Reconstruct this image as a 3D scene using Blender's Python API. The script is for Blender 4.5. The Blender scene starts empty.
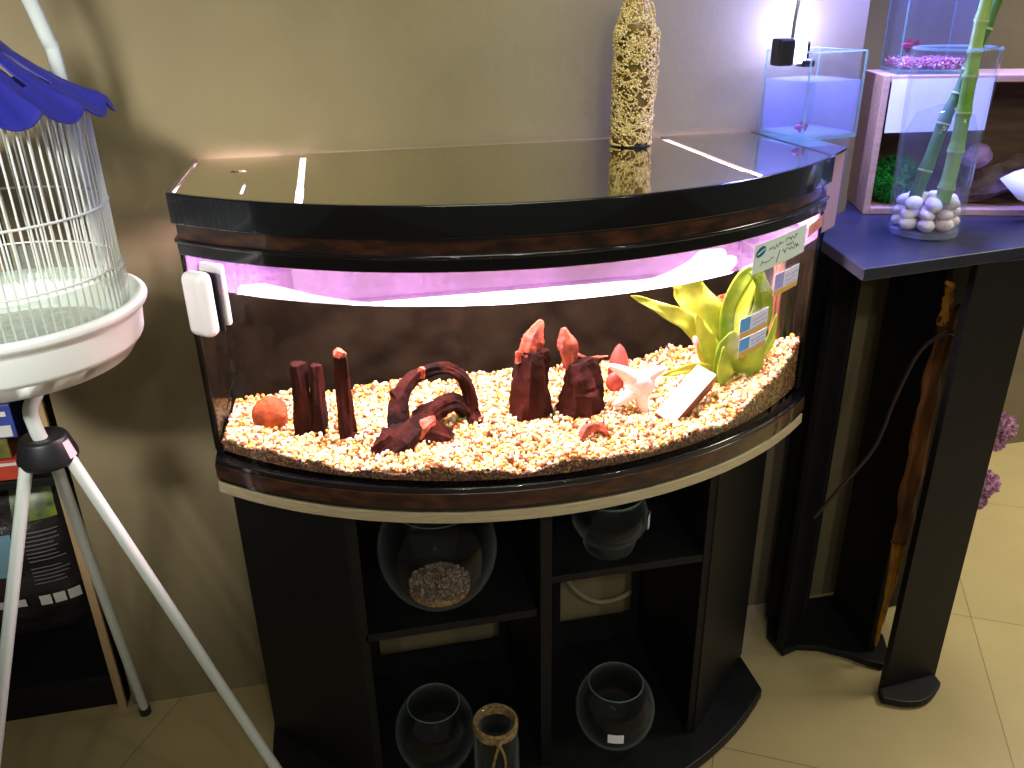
import bpy, bmesh, math, random
from mathutils import Vector, Matrix, Quaternion
from mathutils.geometry import tessellate_polygon
SC = bpy.context.scene
COL = SC.collection
random.seed(7)
PI = math.pi
def R(d): return math.radians(d)
# ------------------------------------------------------------------ camera
cd = bpy.data.cameras.new('camera'); cam = bpy.data.objects.new('camera', cd); COL.objects.link(cam)
p_, y_, r_ = R(24.62), R(11.52), R(-1.04)
fw = Vector((math.sin(y_)*math.cos(p_), math.cos(y_)*math.cos(p_), -math.sin(p_)))
rt = Vector((math.cos(y_), -math.sin(y_), 0)); up = rt.cross(fw)
rt, up = rt*math.cos(r_)+up*math.sin(r_), -rt*math.sin(r_)+up*math.cos(r_)
cam.matrix_world = Matrix(((rt.x, up.x, -fw.x, 0), (rt.y, up.y, -fw.y, -1.6), (rt.z, up.z, -fw.z, 1.464), (0, 0, 0, 1)))
cd.sensor_width = 36; cd.lens = 834/1024*36; cd.clip_start = .02
SC.camera = cam
# ------------------------------------------------------------------ world, lights, exposure
w = bpy.data.worlds.new('room_light'); SC.world = w; w.use_nodes = True
w.node_tree.nodes['Background'].inputs[0].default_value = (.95, .93, .8, 1)
w.node_tree.nodes['Background'].inputs[1].default_value = .10
SC.view_settings.view_transform = 'Standard'; SC.view_settings.look = 'None'
SC.view_settings.gamma = 1; SC.view_settings.use_curve_mapping = False
SC.view_settings.exposure = 0
SC.cycles.transparent_max_bounces = 32
SC.cycles.max_bounces = 10
SC.cycles.sample_clamp_indirect = 6
def area(name, loc, target, sx, sy, power, color, spread=180):
    l = bpy.data.lights.new(name, 'AREA'); l.shape = 'RECTANGLE'; l.size = sx; l.size_y = sy; l.energy = power; l.color = color; l.spread = R(spread)
    o = bpy.data.objects.new(name, l); COL.objects.link(o); o.location = loc
    o.rotation_euler = (Vector(target)-Vector(loc)).to_track_quat('-Z', 'Y').to_euler()
    return o
area('ceiling_lamp', (2.6, -.2, 2.8), (2.3, -.25, 0), 1.2, .3, 35, (.99, .95, .77), 104)
area('ceiling_lamp', (.34, -.9, 2.45), (.34, 0, 1.55), 1.0, .2, 4.1, (.95, 1, .76), 74)
area('ceiling_lamp', (-.9, -2.4, 2.3), (-.62, -.2, 1.22), .4, .25, 4.1, (1, .99, .98), 33)
for i, (x, y) in enumerate(((-.5, -3.2), (.4, -3.0), (1.2, -3.4), (.1, -4.2), (1.9, -2.6))):
    area('downlight', (x, y, 2.7), (.4+.3*x, -.5, .95), .07, .07, .8, (1, .98, .88), 50)
area('aquarium_light', (.29, -.25, 1.158), (.29, -.25, 0), .95, .07, 23, (1, .71, .87))
pl_ = bpy.data.lights.new('clip_lamp_light', 'POINT'); pl_.energy = 5.2; pl_.color = (.33, .36, 1); pl_.shadow_soft_size = .012
po_ = bpy.data.objects.new('clip_lamp_light', pl_); COL.objects.link(po_); po_.location = (.885, -.062, 1.41)
area('tank_lamp_light', (1.06, -.12, 1.74), (1.08, -.10, 1.0), .16, .05, 21, (.15, .17, 1))
# ------------------------------------------------------------------ materials
def L(*c): return tuple(((v/255)/12.92 if v/255 <= .04045 else ((v/255+.055)/1.055)**2.4) for v in c)+(1,)
def mat(name, col, rough=.5, metal=0, spec=.5, col2=None, nscale=20, ndetail=4, ramp=(.35, .65), bump=0, bscale=60, coat=0, stretch=None, ior=None, sss=0):
    m = bpy.data.materials.new(name); m.use_nodes = True; nt = m.node_tree; b = nt.nodes['Principled BSDF']
    b.inputs['Base Color'].default_value = col; b.inputs['Roughness'].default_value = rough; b.inputs['Metallic'].default_value = metal
    b.inputs['Specular IOR Level'].default_value = spec; b.inputs['Coat Weight'].default_value = coat
    if ior: b.inputs['IOR'].default_value = ior
    if sss: b.inputs['Subsurface Weight'].default_value = sss; b.inputs['Subsurface Radius'].default_value = (.01, .006, .004)
    tc = nt.nodes.new('ShaderNodeTexCoord'); mp = nt.nodes.new('ShaderNodeMapping'); nt.links.new(tc.outputs['Object'], mp.inputs[0])
    if stretch: mp.inputs['Scale'].default_value = stretch
    if col2:
        n = nt.nodes.new('ShaderNodeTexNoise'); n.inputs['Scale'].default_value = nscale; n.inputs['Detail'].default_value = ndetail
        nt.links.new(mp.outputs[0], n.inputs['Vector'])
        r = nt.nodes.new('ShaderNodeValToRGB'); r.color_ramp.elements[0].position = ramp[0]; r.color_ramp.elements[1].position = ramp[1]
        r.color_ramp.elements[0].color = col; r.color_ramp.elements[1].color = col2
        nt.links.new(n.outputs[0], r.inputs[0]); nt.links.new(r.outputs[0], b.inputs['Base Color'])
    if bump:
        n2 = nt.nodes.new('ShaderNodeTexNoise'); n2.inputs['Scale'].default_value = bscale; n2.inputs['Detail'].default_value = 6
        nt.links.new(mp.outputs[0], n2.inputs['Vector'])
        bp = nt.nodes.new('ShaderNodeBump'); bp.inputs['Strength'].default_value = bump; bp.inputs['Distance'].default_value = .01
        nt.links.new(n2.outputs[0], bp.inputs['Height']); nt.links.new(bp.outputs[0], b.inputs['Normal'])
    return m
def thin(name, tint=(1, 1, 1, 1), ior=1.45, gain=1.0, film=None, edge=0, body=0, body_col=(1, 1, 1, 1)):
    """clear sheet: transparent, with a Fresnel reflection on its outward side; film = (colour, amount) dried water spots"""
    m = bpy.data.materials.new(name); m.use_nodes = True; nt = m.node_tree; nt.nodes.clear()
    out = nt.nodes.new('ShaderNodeOutputMaterial'); tr = nt.nodes.new('ShaderNodeBsdfTransparent'); tr.inputs[0].default_value = tint
    gl = nt.nodes.new('ShaderNodeBsdfGlossy'); gl.inputs['Roughness'].default_value = .02
    fr = nt.nodes.new('ShaderNodeFresnel'); fr.inputs[0].default_value = ior
    ge = nt.nodes.new('ShaderNodeNewGeometry')
    inv = nt.nodes.new('ShaderNodeMath'); inv.operation = 'SUBTRACT'; inv.inputs[0].default_value = gain; nt.links.new(ge.outputs['Backfacing'], inv.inputs[1]); inv.use_clamp = False
    mul = nt.nodes.new('ShaderNodeMath'); mul.operation = 'MULTIPLY'; nt.links.new(fr.outputs[0], mul.inputs[0]); nt.links.new(inv.outputs[0], mul.inputs[1]); mul.use_clamp = True
    mx = nt.nodes.new('ShaderNodeMixShader'); nt.links.new(mul.outputs[0], mx.inputs[0]); nt.links.new(tr.outputs[0], mx.inputs[1]); nt.links.new(gl.outputs[0], mx.inputs[2])
    last = mx
    if body:
        df = nt.nodes.new('ShaderNodeBsdfDiffuse'); df.inputs[0].default_value = body_col
        tl = nt.nodes.new('ShaderNodeBsdfTranslucent'); tl.inputs[0].default_value = body_col
        ad = nt.nodes.new('ShaderNodeMixShader'); ad.inputs[0].default_value = .5; nt.links.new(df.outputs[0], ad.inputs[1]); nt.links.new(tl.outputs[0], ad.inputs[2])
        m2 = nt.nodes.new('ShaderNodeMixShader'); m2.inputs[0].default_value = body
        nt.links.new(last.outputs[0], m2.inputs[1]); nt.links.new(ad.outputs[0], m2.inputs[2]); last = m2
    if edge:
        lw = nt.nodes.new('ShaderNodeLayerWeight'); lw.inputs[0].default_value = .25
        pw = nt.nodes.new('ShaderNodeMath'); pw.operation = 'POWER'; nt.links.new(lw.outputs['Facing'], pw.inputs[0]); pw.inputs[1].default_value = 3
        ml = nt.nodes.new('ShaderNodeMath'); ml.operation = 'MULTIPLY'; nt.links.new(pw.outputs[0], ml.inputs[0]); ml.inputs[1].default_value = edge
        df = nt.nodes.new('ShaderNodeBsdfDiffuse'); df.inputs[0].default_value = (.55, .66, .62, 1)
        m4 = nt.nodes.new('ShaderNodeMixShader'); nt.links.new(ml.outputs[0], m4.inputs[0]); nt.links.new(last.outputs[0], m4.inputs[1]); nt.links.new(df.outputs[0], m4.inputs[2]); last = m4
    if film:
        tl = nt.nodes.new('ShaderNodeBsdfTranslucent'); tl.inputs[0].default_value = film[0]
        tc = nt.nodes.new('ShaderNodeTexCoord'); n = nt.nodes.new('ShaderNodeTexNoise'); n.inputs['Scale'].default_value = 160; n.inputs['Detail'].default_value = 5
        n3 = nt.nodes.new('ShaderNodeTexNoise'); n3.inputs['Scale'].default_value = 9; n3.inputs['Detail'].default_value = 2
        nt.links.new(tc.outputs['Object'], n.inputs['Vector']); nt.links.new(tc.outputs['Object'], n3.inputs['Vector'])
        ml = nt.nodes.new('ShaderNodeMath'); ml.operation = 'MULTIPLY'; nt.links.new(n.outputs[0], ml.inputs[0]); nt.links.new(n3.outputs[0], ml.inputs[1])
        mr = nt.nodes.new('ShaderNodeMapRange'); mr.inputs[1].default_value = .12; mr.inputs[2].default_value = .42; mr.inputs[3].default_value = film[1]*.25; mr.inputs[4].default_value = film[1]
        nt.links.new(ml.outputs[0], mr.inputs[0])
        m5 = nt.nodes.new('ShaderNodeMixShader'); nt.links.new(mr.outputs[0], m5.inputs[0]); nt.links.new(last.outputs[0], m5.inputs[1]); nt.links.new(tl.outputs[0], m5.inputs[2]); last = m5
    nt.links.new(last.outputs[0], out.inputs[0])
    return m
def glow(name, col, s):
    m = bpy.data.materials.new(name); m.use_nodes = True; nt = m.node_tree; nt.nodes.clear()
    o = nt.nodes.new('ShaderNodeOutputMaterial'); e = nt.nodes.new('ShaderNodeEmission'); e.inputs[0].default_value = col; e.inputs[1].default_value = s
    nt.links.new(e.outputs[0], o.inputs[0]); return m
def pebbles_mat(name, stops, rough=.6):
    m = mat(name, (1, 1, 1, 1), rough); nt = m.node_tree; b = nt.nodes['Principled BSDF']
    g = nt.nodes.new('ShaderNodeNewGeometry'); r = nt.nodes.new('ShaderNodeValToRGB'); r.color_ramp.interpolation = 'CONSTANT'
    for i, (p, c) in enumerate(stops):
        e = r.color_ramp.elements[i] if i < 2 else r.color_ramp.elements.new(p)
        e.position = p; e.color = c
    nt.links.new(g.outputs['Random Per Island'], r.inputs[0]); nt.links.new(r.outputs[0], b.inputs['Base Color']); return m
M = {}
M['black_wood'] = mat('black_wood', L(15, 15, 15), .5, spec=.25, col2=L(23, 23, 24), nscale=14, stretch=(1, 1, 12), bump=.05, bscale=40)
M['black_gloss'] = mat('black_gloss', L(11, 12, 15), .14, coat=.6)
M['hood_top'] = mat('hood_top', L(208, 204, 180), .05, metal=1)
M['brown_band'] = mat('brown_band', L(34, 18, 12), .3, col2=L(82, 45, 24), nscale=26, ramp=(.4, .72), coat=.5, stretch=(1, 1, 3))
M['plywood'] = mat('plywood', L(166, 150, 116), .7, col2=L(192, 176, 138), nscale=30, stretch=(1, 1, 20))
M['white_liner'] = mat('white_liner', L(235, 225, 232), .6)
M['pink_lit_panel'] = mat('pink_lit_panel', L(190, 150, 158), .5)  # pink lamp glow on the hood's end panel put into its colour
M['tank_back'] = mat('tank_back', L(20, 16, 11), .85, spec=0, col2=L(33, 28, 20), nscale=18, bump=.1)
M['glass'] = thin('glass', (.97, .98, .97, 1), 1.42, .55)
M['glass_film'] = thin('glass_film', (.97, .97, .98, 1), 1.42, .7, film=((.68, .36, .86, 1), .155))
M['glass_edge'] = thin('glass_edge', (.75, .88, .82, 1), 1.45, 1, body=.25, body_col=(.5, .66, .6, 1))
M['water'] = thin('water', (.985, .985, .97, 1), 1.33, 1.0)
M['blue_water'] = thin('blue_water', (.80, .84, .99, 1), 1.33, 1.0, body=.16, body_col=(.74, .76, 1, 1))
M['clear_water'] = thin('clear_water', (.90, .92, .97, 1), 1.33, .6, body=.05, body_col=(.8, .82, 1, 1))
M['tank_glass'] = thin('tank_glass', (.96, .97, 1, 1), 1.45, 1, edge=.25)
M['bowl_glass'] = thin('bowl_glass', (.97, .98, .975, 1), 1.45, .9, edge=.5)
M['vase_glass'] = thin('vase_glass', (.96, .97, .98, 1), 1.45, .8, edge=.3)
M['foot_glass'] = thin('foot_glass', (.9, .92, 1, 1), 1.45, 1, body=.28, body_col=(.72, .74, .9, 1))
M['plastic_clear'] = thin('plastic_clear', (.93, .96, .93, 1), 1.45, .8, body=.16, body_col=(.8, .88, .82, 1))
M['lamp_tube'] = glow('lamp_tube', (1, .74, .95, 1), 17)
M['lamp_white'] = glow('lamp_white', (.82, .80, 1, 1), 9)
M['white_plastic'] = mat('white_plastic', L(226, 232, 222), .35, sss=.0)
M['white_metal'] = mat('white_metal', L(205, 214, 204), .3)
M['wire_white'] = mat('wire_white', L(222, 226, 214), .35)
M['blue_plastic'] = mat('blue_plastic', L(38, 40, 132), .4)
M['black_rubber'] = mat('black_rubber', L(22, 22, 24), .45)
M['sticker_pink'] = mat('sticker_pink', L(232, 188, 190), .6)
M['magnet_white'] = mat('magnet_white', L(228, 224, 220), .35)
M['gravel'] = pebbles_mat('gravel', [(0, L(232, 205, 140)), (.2, L(205, 150, 66)), (.36, L(245, 232, 196)), (.56, L(172, 98, 44)), (.68, L(226, 178, 92)), (.84, L(120, 66, 40)), (.93, L(238, 226, 170))])
M['gravel_fine_shaded'] = pebbles_mat('gravel_fine_shaded', [(0, L(92, 54, 38)), (.25, L(50, 30, 26)), (.5, L(128, 84, 58)), (.75, L(66, 40, 34)), (.9, L(156, 120, 88))])  # fine grit; weaker lamplight at the front glass put into darker colours
M['gravel_bed'] = mat('gravel_bed', L(110, 72, 40), .9, col2=L(190, 140, 80), nscale=160)
M['grey_gravel'] = pebbles_mat('grey_gravel', [(0, L(120, 100, 84)), (.3, L(84, 66, 58)), (.6, L(150, 130, 112)), (.85, L(98, 88, 72))])
M['driftwood'] = mat('driftwood', L(20, 8, 6), .85, spec=.08, col2=L(66, 26, 17), nscale=30, ramp=(.35, .75), bump=.6, bscale=70, stretch=(1, 1, .35))
M['driftwood_tip'] = mat('driftwood_tip', L(168, 76, 46), .7, col2=L(120, 48, 28), nscale=50, bump=.4, bscale=90)  # lighter orange wood; on stump tips the lamplight put into the colour
M['orange_rock'] = mat('orange_rock', L(186, 84, 26), .85, col2=L(120, 44, 16), nscale=26, bump=.7, bscale=60)
M['coral_red'] = mat('coral_red', L(176, 64, 44), .6, col2=L(140, 44, 34), nscale=30)
M['shell_white'] = mat('shell_white', L(240, 226, 222), .4, col2=L(228, 180, 172), nscale=22, ramp=(.45, .7))
M['tile_lit_white'] = mat('tile_lit_white', L(238, 232, 226), .4)
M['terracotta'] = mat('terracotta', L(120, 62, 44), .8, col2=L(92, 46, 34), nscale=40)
M['leaf'] = mat('leaf', L(150, 178, 34), .5, col2=L(104, 140, 26), nscale=40, ramp=(.3, .75))
M['leaf_light'] = mat('leaf_light', L(200, 204, 66), .5, col2=L(150, 172, 40), nscale=50, ramp=(.35, .8))
M['orange_pot'] = mat('orange_pot', L(206, 78, 36), .5)
M['stick_wood'] = mat('stick_wood', L(128, 78, 48), .8, col2=L(86, 48, 30), nscale=40, stretch=(1, 1, .2), bump=.4)
M['reflection_pink'] = mat('reflection_pink', L(220, 130, 130), .4)
M['fish_red'] = mat('fish_red', L(176, 24, 46), .4, col2=L(120, 16, 60), nscale=60)
M['eye_black'] = mat('eye_black', L(8, 8, 8), .2)
M['paper'] = mat('paper', L(214, 226, 214), .8)
M['paper_white'] = mat('paper_white', L(238, 238, 244), .8)
M['sticker_white'] = mat('sticker_white', L(226, 222, 236), .6, col2=L(196, 190, 220), nscale=300, ramp=(.55, .6))
M['sticker_blue'] = mat('sticker_blue', L(96, 164, 224), .5)
M['sticker_violet'] = mat('sticker_violet', L(168, 160, 226), .5)
M['sticker_yellow'] = mat('sticker_yellow', L(222, 172, 76), .5)
M['logo_blue'] = mat('logo_blue', L(36, 96, 138), .5)
M['ink'] = mat('ink', L(66, 84, 92), .7)
M['orange_tape'] = mat('orange_tape', L(236, 170, 150), .6, col2=L(214, 120, 92), nscale=60)
M['gold'] = mat('gold', L(150, 116, 48), .35, metal=.5, col2=L(206, 176, 96), nscale=60)
M['bead'] = pebbles_mat('bead', [(0, L(214, 192, 122)), (.3, L(178, 138, 68)), (.55, L(234, 220, 172)), (.8, L(132, 96, 48)), (.92, L(206, 166, 74))], .25)
M['bottle_core'] = mat('bottle_core', L(104, 84, 40), .3, col2=L(140, 104, 46), nscale=18, stretch=(1, 1, .3))
M['crate_wood'] = mat('crate_wood', L(204, 166, 130), .6, col2=L(186, 146, 110), nscale=12, stretch=(1, 8, 8), bump=.05)
M['crate_back'] = mat('crate_back', L(120, 92, 62), .7, col2=L(104, 78, 52), nscale=12, stretch=(1, 8, 8))
M['moss'] = mat('moss', L(52, 186, 62), .7, col2=L(24, 110, 34), nscale=60)
M['pebble_white'] = mat('pebble_white', L(246, 236, 234), .45, col2=L(232, 192, 184), nscale=26, ramp=(.45, .75))
M['bamboo'] = mat('bamboo', L(120, 168, 60), .4, col2=L(168, 200, 110), nscale=22, stretch=(1, 1, .4))
M['bamboo_node'] = mat('bamboo_node', L(190, 206, 150), .5)
M['bamboo_dark'] = mat('bamboo_dark', L(66, 104, 52), .45, col2=L(96, 140, 70), nscale=22, stretch=(1, 1, .4))
M['stand_top'] = mat('stand_top', L(34, 36, 46), .38, col2=L(40, 42, 54), nscale=18)
M['bark'] = mat('bark', L(130, 76, 22), .85, col2=L(78, 44, 14), nscale=26, stretch=(1, 1, .3), bump=.8, bscale=50)
M['bark_pale'] = mat('bark_pale', L(206, 150, 40), .8, col2=L(160, 104, 30), nscale=40)
M['petal'] = mat('petal', L(214, 168, 190), .8, col2=L(190, 134, 166), nscale=40)
M['petal_dark'] = mat('petal_dark', L(126, 74, 116), .7, col2=L(176, 120, 160), nscale=60)
M['stem_green'] = mat('stem_green', L(196, 170, 160), .6)
M['cable'] = mat('cable', L(46, 30, 26), .5)
M['hose'] = mat('hose', L(150, 140, 100), .5)
M['twine'] = mat('twine', L(176, 146, 92), .9, col2=L(120, 94, 54), nscale=120, bump=.8, bscale=250)
M['bag_black'] = mat('bag_black', L(26, 25, 26), .28, col2=L(46, 38, 36), nscale=9, bump=.9, bscale=16)
M['bag_print'] = mat('bag_print', L(40, 66, 40), .35, col2=L(126, 140, 40), nscale=16, ramp=(.45, .62))
M['bag_blue'] = mat('bag_blue', L(36, 50, 90), .35, col2=L(50, 84, 70), nscale=18)
M['bag_panel'] = mat('bag_panel', L(110, 150, 164), .4)
M['print_white'] = mat('print_white', L(196, 196, 184), .6)
M['print_grey'] = mat('print_grey', L(104, 104, 102), .6)
M['edge_wood'] = mat('edge_wood', L(176, 146, 104), .7, col2=L(156, 126, 86), nscale=14, stretch=(1, 1, .2))
M['box_orange'] = mat('box_orange', L(196, 74, 40), .5, col2=L(150, 44, 34), nscale=14)
M['box_green'] = mat('box_green', L(112, 104, 44), .5, col2=L(60, 70, 34), nscale=24)
M['box_blue'] = mat('box_blue', L(56, 72, 150), .5, col2=L(40, 46, 92), nscale=14)
M['box_dark'] = mat('box_dark', L(24, 24, 28), .5)
M['red_print'] = mat('red_print', L(206, 60, 44), .5)
M['seed'] = mat('seed', L(206, 206, 192), .8, col2=L(168, 166, 150), nscale=80)
M['dark_tag'] = mat('dark_tag', L(34, 28, 28), .5)
M['rose_cloth'] = mat('rose_cloth', L(214, 150, 176), .7)
M['driftwood_pale'] = mat('driftwood_pale', L(126, 100, 96), .7, col2=L(74, 52, 44), nscale=22, bump=.7, bscale=40)
M['amethyst'] = mat('amethyst', L(196, 160, 206), .35, col2=L(150, 110, 150), nscale=30, bump=.4)
M['wall'] = mat('wall', L(115, 102, 73), .8, col2=L(128, 115, 83), nscale=3.5, ndetail=8, ramp=(.3, .7), bump=.12, bscale=26)
nt = M['wall'].node_tree     # fine speckle of the plaster
M['led_chrome'] = mat('led_chrome', L(150, 150, 160), .25, metal=.9)
def floor_material():
    m = mat('floor_tiles', L(150, 130, 90), .42); nt = m.node_tree; b = nt.nodes['Principled BSDF']
    tc = nt.nodes.new('ShaderNodeTexCoord'); mp = nt.nodes.new('ShaderNodeMapping'); mp.vector_type = 'TEXTURE'
    mp.inputs['Location'].default_value = (1.49, -.17, 0); mp.inputs['Rotation'].default_value = (0, 0, R(-29))
    nt.links.new(tc.outputs['Object'], mp.inputs[0])
    br = nt.nodes.new('ShaderNodeTexBrick'); br.offset = 0; br.inputs['Scale'].default_value = 1; br.inputs['Brick Width'].default_value = .6; br.inputs['Row Height'].default_value = .6
    br.inputs['Mortar Size'].default_value = .0016; br.inputs['Mortar Smooth'].default_value = .6
    br.inputs['Color1'].default_value = L(176, 158, 112); br.inputs['Color2'].default_value = L(170, 152, 108); br.inputs['Mortar'].default_value = L(120, 104, 72)
    nt.links.new(mp.outputs[0], br.inputs['Vector'])
    n = nt.nodes.new('ShaderNodeTexNoise'); n.inputs['Scale'].default_value = 6; n.inputs['Detail'].default_value = 6; nt.links.new(mp.outputs[0], n.inputs['Vector'])
    rr = nt.nodes.new('ShaderNodeValToRGB'); rr.color_ramp.elements[0].color = (.82, .8, .76, 1); rr.color_ramp.elements[1].color = (1.06, 1.05, 1.02, 1); nt.links.new(n.outputs[0], rr.inputs[0])
    mx = nt.nodes.new('ShaderNodeMix'); mx.data_type = 'RGBA'; mx.blend_type = 'MULTIPLY'; mx.inputs[0].default_value = 1
    nt.links.new(br.outputs[0], mx.inputs[6]); nt.links.new(rr.outputs[0], mx.inputs[7]); nt.links.new(mx.outputs[2], b.inputs['Base Color'])
    return m
M['floor'] = floor_material()
# ------------------------------------------------------------------ mesh helpers
def nrm(i, s=0): return math.sin(i*12.9898+s*78.233)*43758.5453 % 1
class MB:
    def __init__(s): s.v = []; s.f = []
    def add(s, vs, fs):
        o = len(s.v); s.v += [tuple(v) for v in vs]; s.f += [tuple(i+o for i in f) for f in fs]; return s
    def box(s, c, size, rot=None):
        hx, hy, hz = [a/2 for a in size]
        vs = [Vector((x, y, z)) for x in (-hx, hx) for y in (-hy, hy) for z in (-hz, hz)]
        if rot is not None: vs = [rot @ v for v in vs]
        return s.add([v+Vector(c) for v in vs], [(0, 1, 3, 2), (4, 6, 7, 5), (0, 4, 5, 1), (2, 3, 7, 6), (0, 2, 6, 4), (1, 5, 7, 3)])
    def prism(s, poly, z0, z1):
        n = len(poly)
        a = sum(poly[i][0]*poly[(i+1) % n][1]-poly[(i+1) % n][0]*poly[i][1] for i in range(n))
        if a < 0: poly = poly[::-1]
        vs = [(x, y, z0) for x, y in poly]+[(x, y, z1) for x, y in poly]
        fs = [tuple(range(n-1, -1, -1)), tuple(range(n, 2*n))]+[(i, (i+1) % n, n+(i+1) % n, n+i) for i in range(n)]
        return s.add(vs, fs)
    def panel(s, a, b, t, z0, z1):   # upright board between two floor points
        a = Vector(a); b = Vector(b); d = (b-a).normalized(); q = Vector((-d.y, d.x))*t
        return s.prism([tuple(a), tuple(b), tuple(b+q), tuple(a+q)], z0, z1)
    def tube(s, pts, rad, n=8, cap=True, closed=False, twist=0):
        pts = [Vector(p) for p in pts]; k = len(pts)
        if not hasattr(rad, '__len__'): rad = [rad]*k
        d = (pts[1]-pts[0]).normalized(); ref = Vector((0, 0, 1)) if abs(d.z) < .9 else Vector((1, 0, 0)); u = d.cross(ref).normalized()
        vs = []
        for i, p in enumerate(pts):
            if closed: t = pts[(i+1) % k]-pts[i-1]
            else: t = pts[min(i+1, k-1)]-pts[max(i-1, 0)]
            t.normalize(); u = (u-t*u.dot(t)); u.normalize(); v = t.cross(u)
            for j in range(n):
                a = 2*PI*j/n
                r = rad[i](a) if callable(rad[i]) else rad[i]
                vs.append(p+(u*math.cos(a)+v*math.sin(a))*r)
        fs = []
        for i in range(k if closed else k-1):
            i2 = (i+1) % k
            for j in range(n): fs.append((i*n+j, i*n+(j+1) % n, i2*n+(j+1) % n, i2*n+j))
        if cap and not closed: fs += [tuple(range(n-1, -1, -1)), tuple((k-1)*n+j for j in range(n))]
        return s.add(vs, fs)
    def lathe(s, prof, c=(0, 0, 0), n=32, cap0=False, cap1=False, fr=None):
        k = len(prof); vs = []
        for r, z in prof:
            for j in range(n):
                a = 2*PI*j/n; q = r*(fr(a, z) if fr else 1)
                vs.append((c[0]+q*math.cos(a), c[1]+q*math.sin(a), c[2]+z))
        fs = [(i*n+j, i*n+(j+1) % n, (i+1)*n+(j+1) % n, (i+1)*n+j) for i in range(k-1) for j in range(n)]
        if cap0: fs.append(tuple(range(n-1, -1, -1)))
        if cap1: fs.append(tuple((k-1)*n+j for j in range(n)))
        return s.add(vs, fs)
    def ball(s, c, r, sub=1, jit=0, seed=0, rot=None):
        vs, fs = ICO[sub]
        if not hasattr(r, '__len__'): r = (r, r, r)
        o = []
        for i, v in enumerate(vs):
            q = 1+jit*(nrm(i, seed)-.5)*2
            p = Vector((v[0]*r[0]*q, v[1]*r[1]*q, v[2]*r[2]*q))
            if rot is not None: p = rot @ p
            o.append(p+Vector(c))
        return s.add(o, fs)
    def build(s, name, m, parent=None, smooth=False, bev=0, angle=40, seg=2, solid=0, sub=0):
        me = bpy.data.meshes.new(name); me.from_pydata(s.v, [], s.f); me.update()
        o = bpy.data.objects.new(name, me); COL.objects.link(o)
        me.materials.append(M[m] if isinstance(m, str) else m)
        if smooth:
            me.polygons.foreach_set('use_smooth', [True]*len(me.polygons)); me.set_sharp_from_angle(angle=R(angle))
        if parent is not None:
            o.parent = parent
            if parent.type == 'EMPTY' and not parent.get('_local'): o.location = -parent.location
        if solid:
            d = o.modifiers.new('thickness', 'SOLIDIFY'); d.thickness = solid; d.offset = -1
        if sub:
            d = o.modifiers.new('smooth', 'SUBSURF'); d.levels = d.render_levels = sub
        if bev:
            d = o.modifiers.new('bevel', 'BEVEL'); d.width = bev; d.segments = seg; d.limit_method = 'ANGLE'; d.angle_limit = R(35)
        return o
def ico(n):
    bm = bmesh.new(); bmesh.ops.create_icosphere(bm, subdivisions=n, radius=1); bm.verts.index_update()
    r = ([v.co[:] for v in bm.verts], [tuple(v.index for v in f.verts) for f in bm.faces]); bm.free(); return r
ICO = {1: ico(1), 2: ico(2), 3: ico(3), 4: ico(4)}
def tag(o, label, cat, group=None, kind=None):
    o['label'] = label; o['category'] = cat
    if group: o['group'] = group
    if kind: o['kind'] = kind
    return o
def thing(name, label, cat, loc=(0, 0, 0), group=None, local=False, rz=0):
    o = bpy.data.objects.new(name, None); COL.objects.link(o); o.location = loc; o.rotation_euler = (0, 0, rz); o.empty_display_size = .05
    if local: o['_local'] = 1
    return tag(o, label, cat, group)
def rename(o, n): o.name = n; return o
def structure(name, mb, m, **k):
    o = mb.build(name, m, **k); o['kind'] = 'structure'; return o
def spline(pts, n=8):
    P = [Vector(p) for p in pts]; out = []
    for i in range(len(P)-1):
        a = P[max(i-1, 0)]; b = P[i]; c = P[i+1]; d = P[min(i+2, len(P)-1)]
        for j in range(n):
            t = j/n; out.append(.5*((2*b)+(c-a)*t+(2*a-5*b+4*c-d)*t*t+(3*b-a-3*c+d)*t**3))
    return out+[P[-1]]
def quad_strip(rows): # grid of points -> faces
    n = len(rows[0]); vs = [p for r in rows for p in r]
    fs = [(i*n+j, i*n+j+1, (i+1)*n+j+1, (i+1)*n+j) for i in range(len(rows)-1) for j in range(n-1)]
    return vs, fs
# ------------------------------------------------------------------ the room
mb = MB(); mb.add([(-4, -5, 0), (5, -5, 0), (5, 3, 0), (-4, 3, 0)], [(0, 1, 2, 3)]); structure('floor', mb, 'floor')
structure('wall_back', MB().box((.235, .06, 1.5), (1.63, .12, 3)), 'wall')
structure('wall_right', MB().box((1.0, .36, 1.5), (.1, .48, 3)), 'wall')
structure('wall_low', MB().box((1.19, .03, .5), (.22, .06, 1.0)), 'wall')
structure('wall_far', MB().box((3.0, .66, 1.5), (4.1, .12, 3)), 'wall')
structure('wall_alcove', MB().box((-1.6, .46, 1.5), (2.3, .12, 3)), 'wall')
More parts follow.
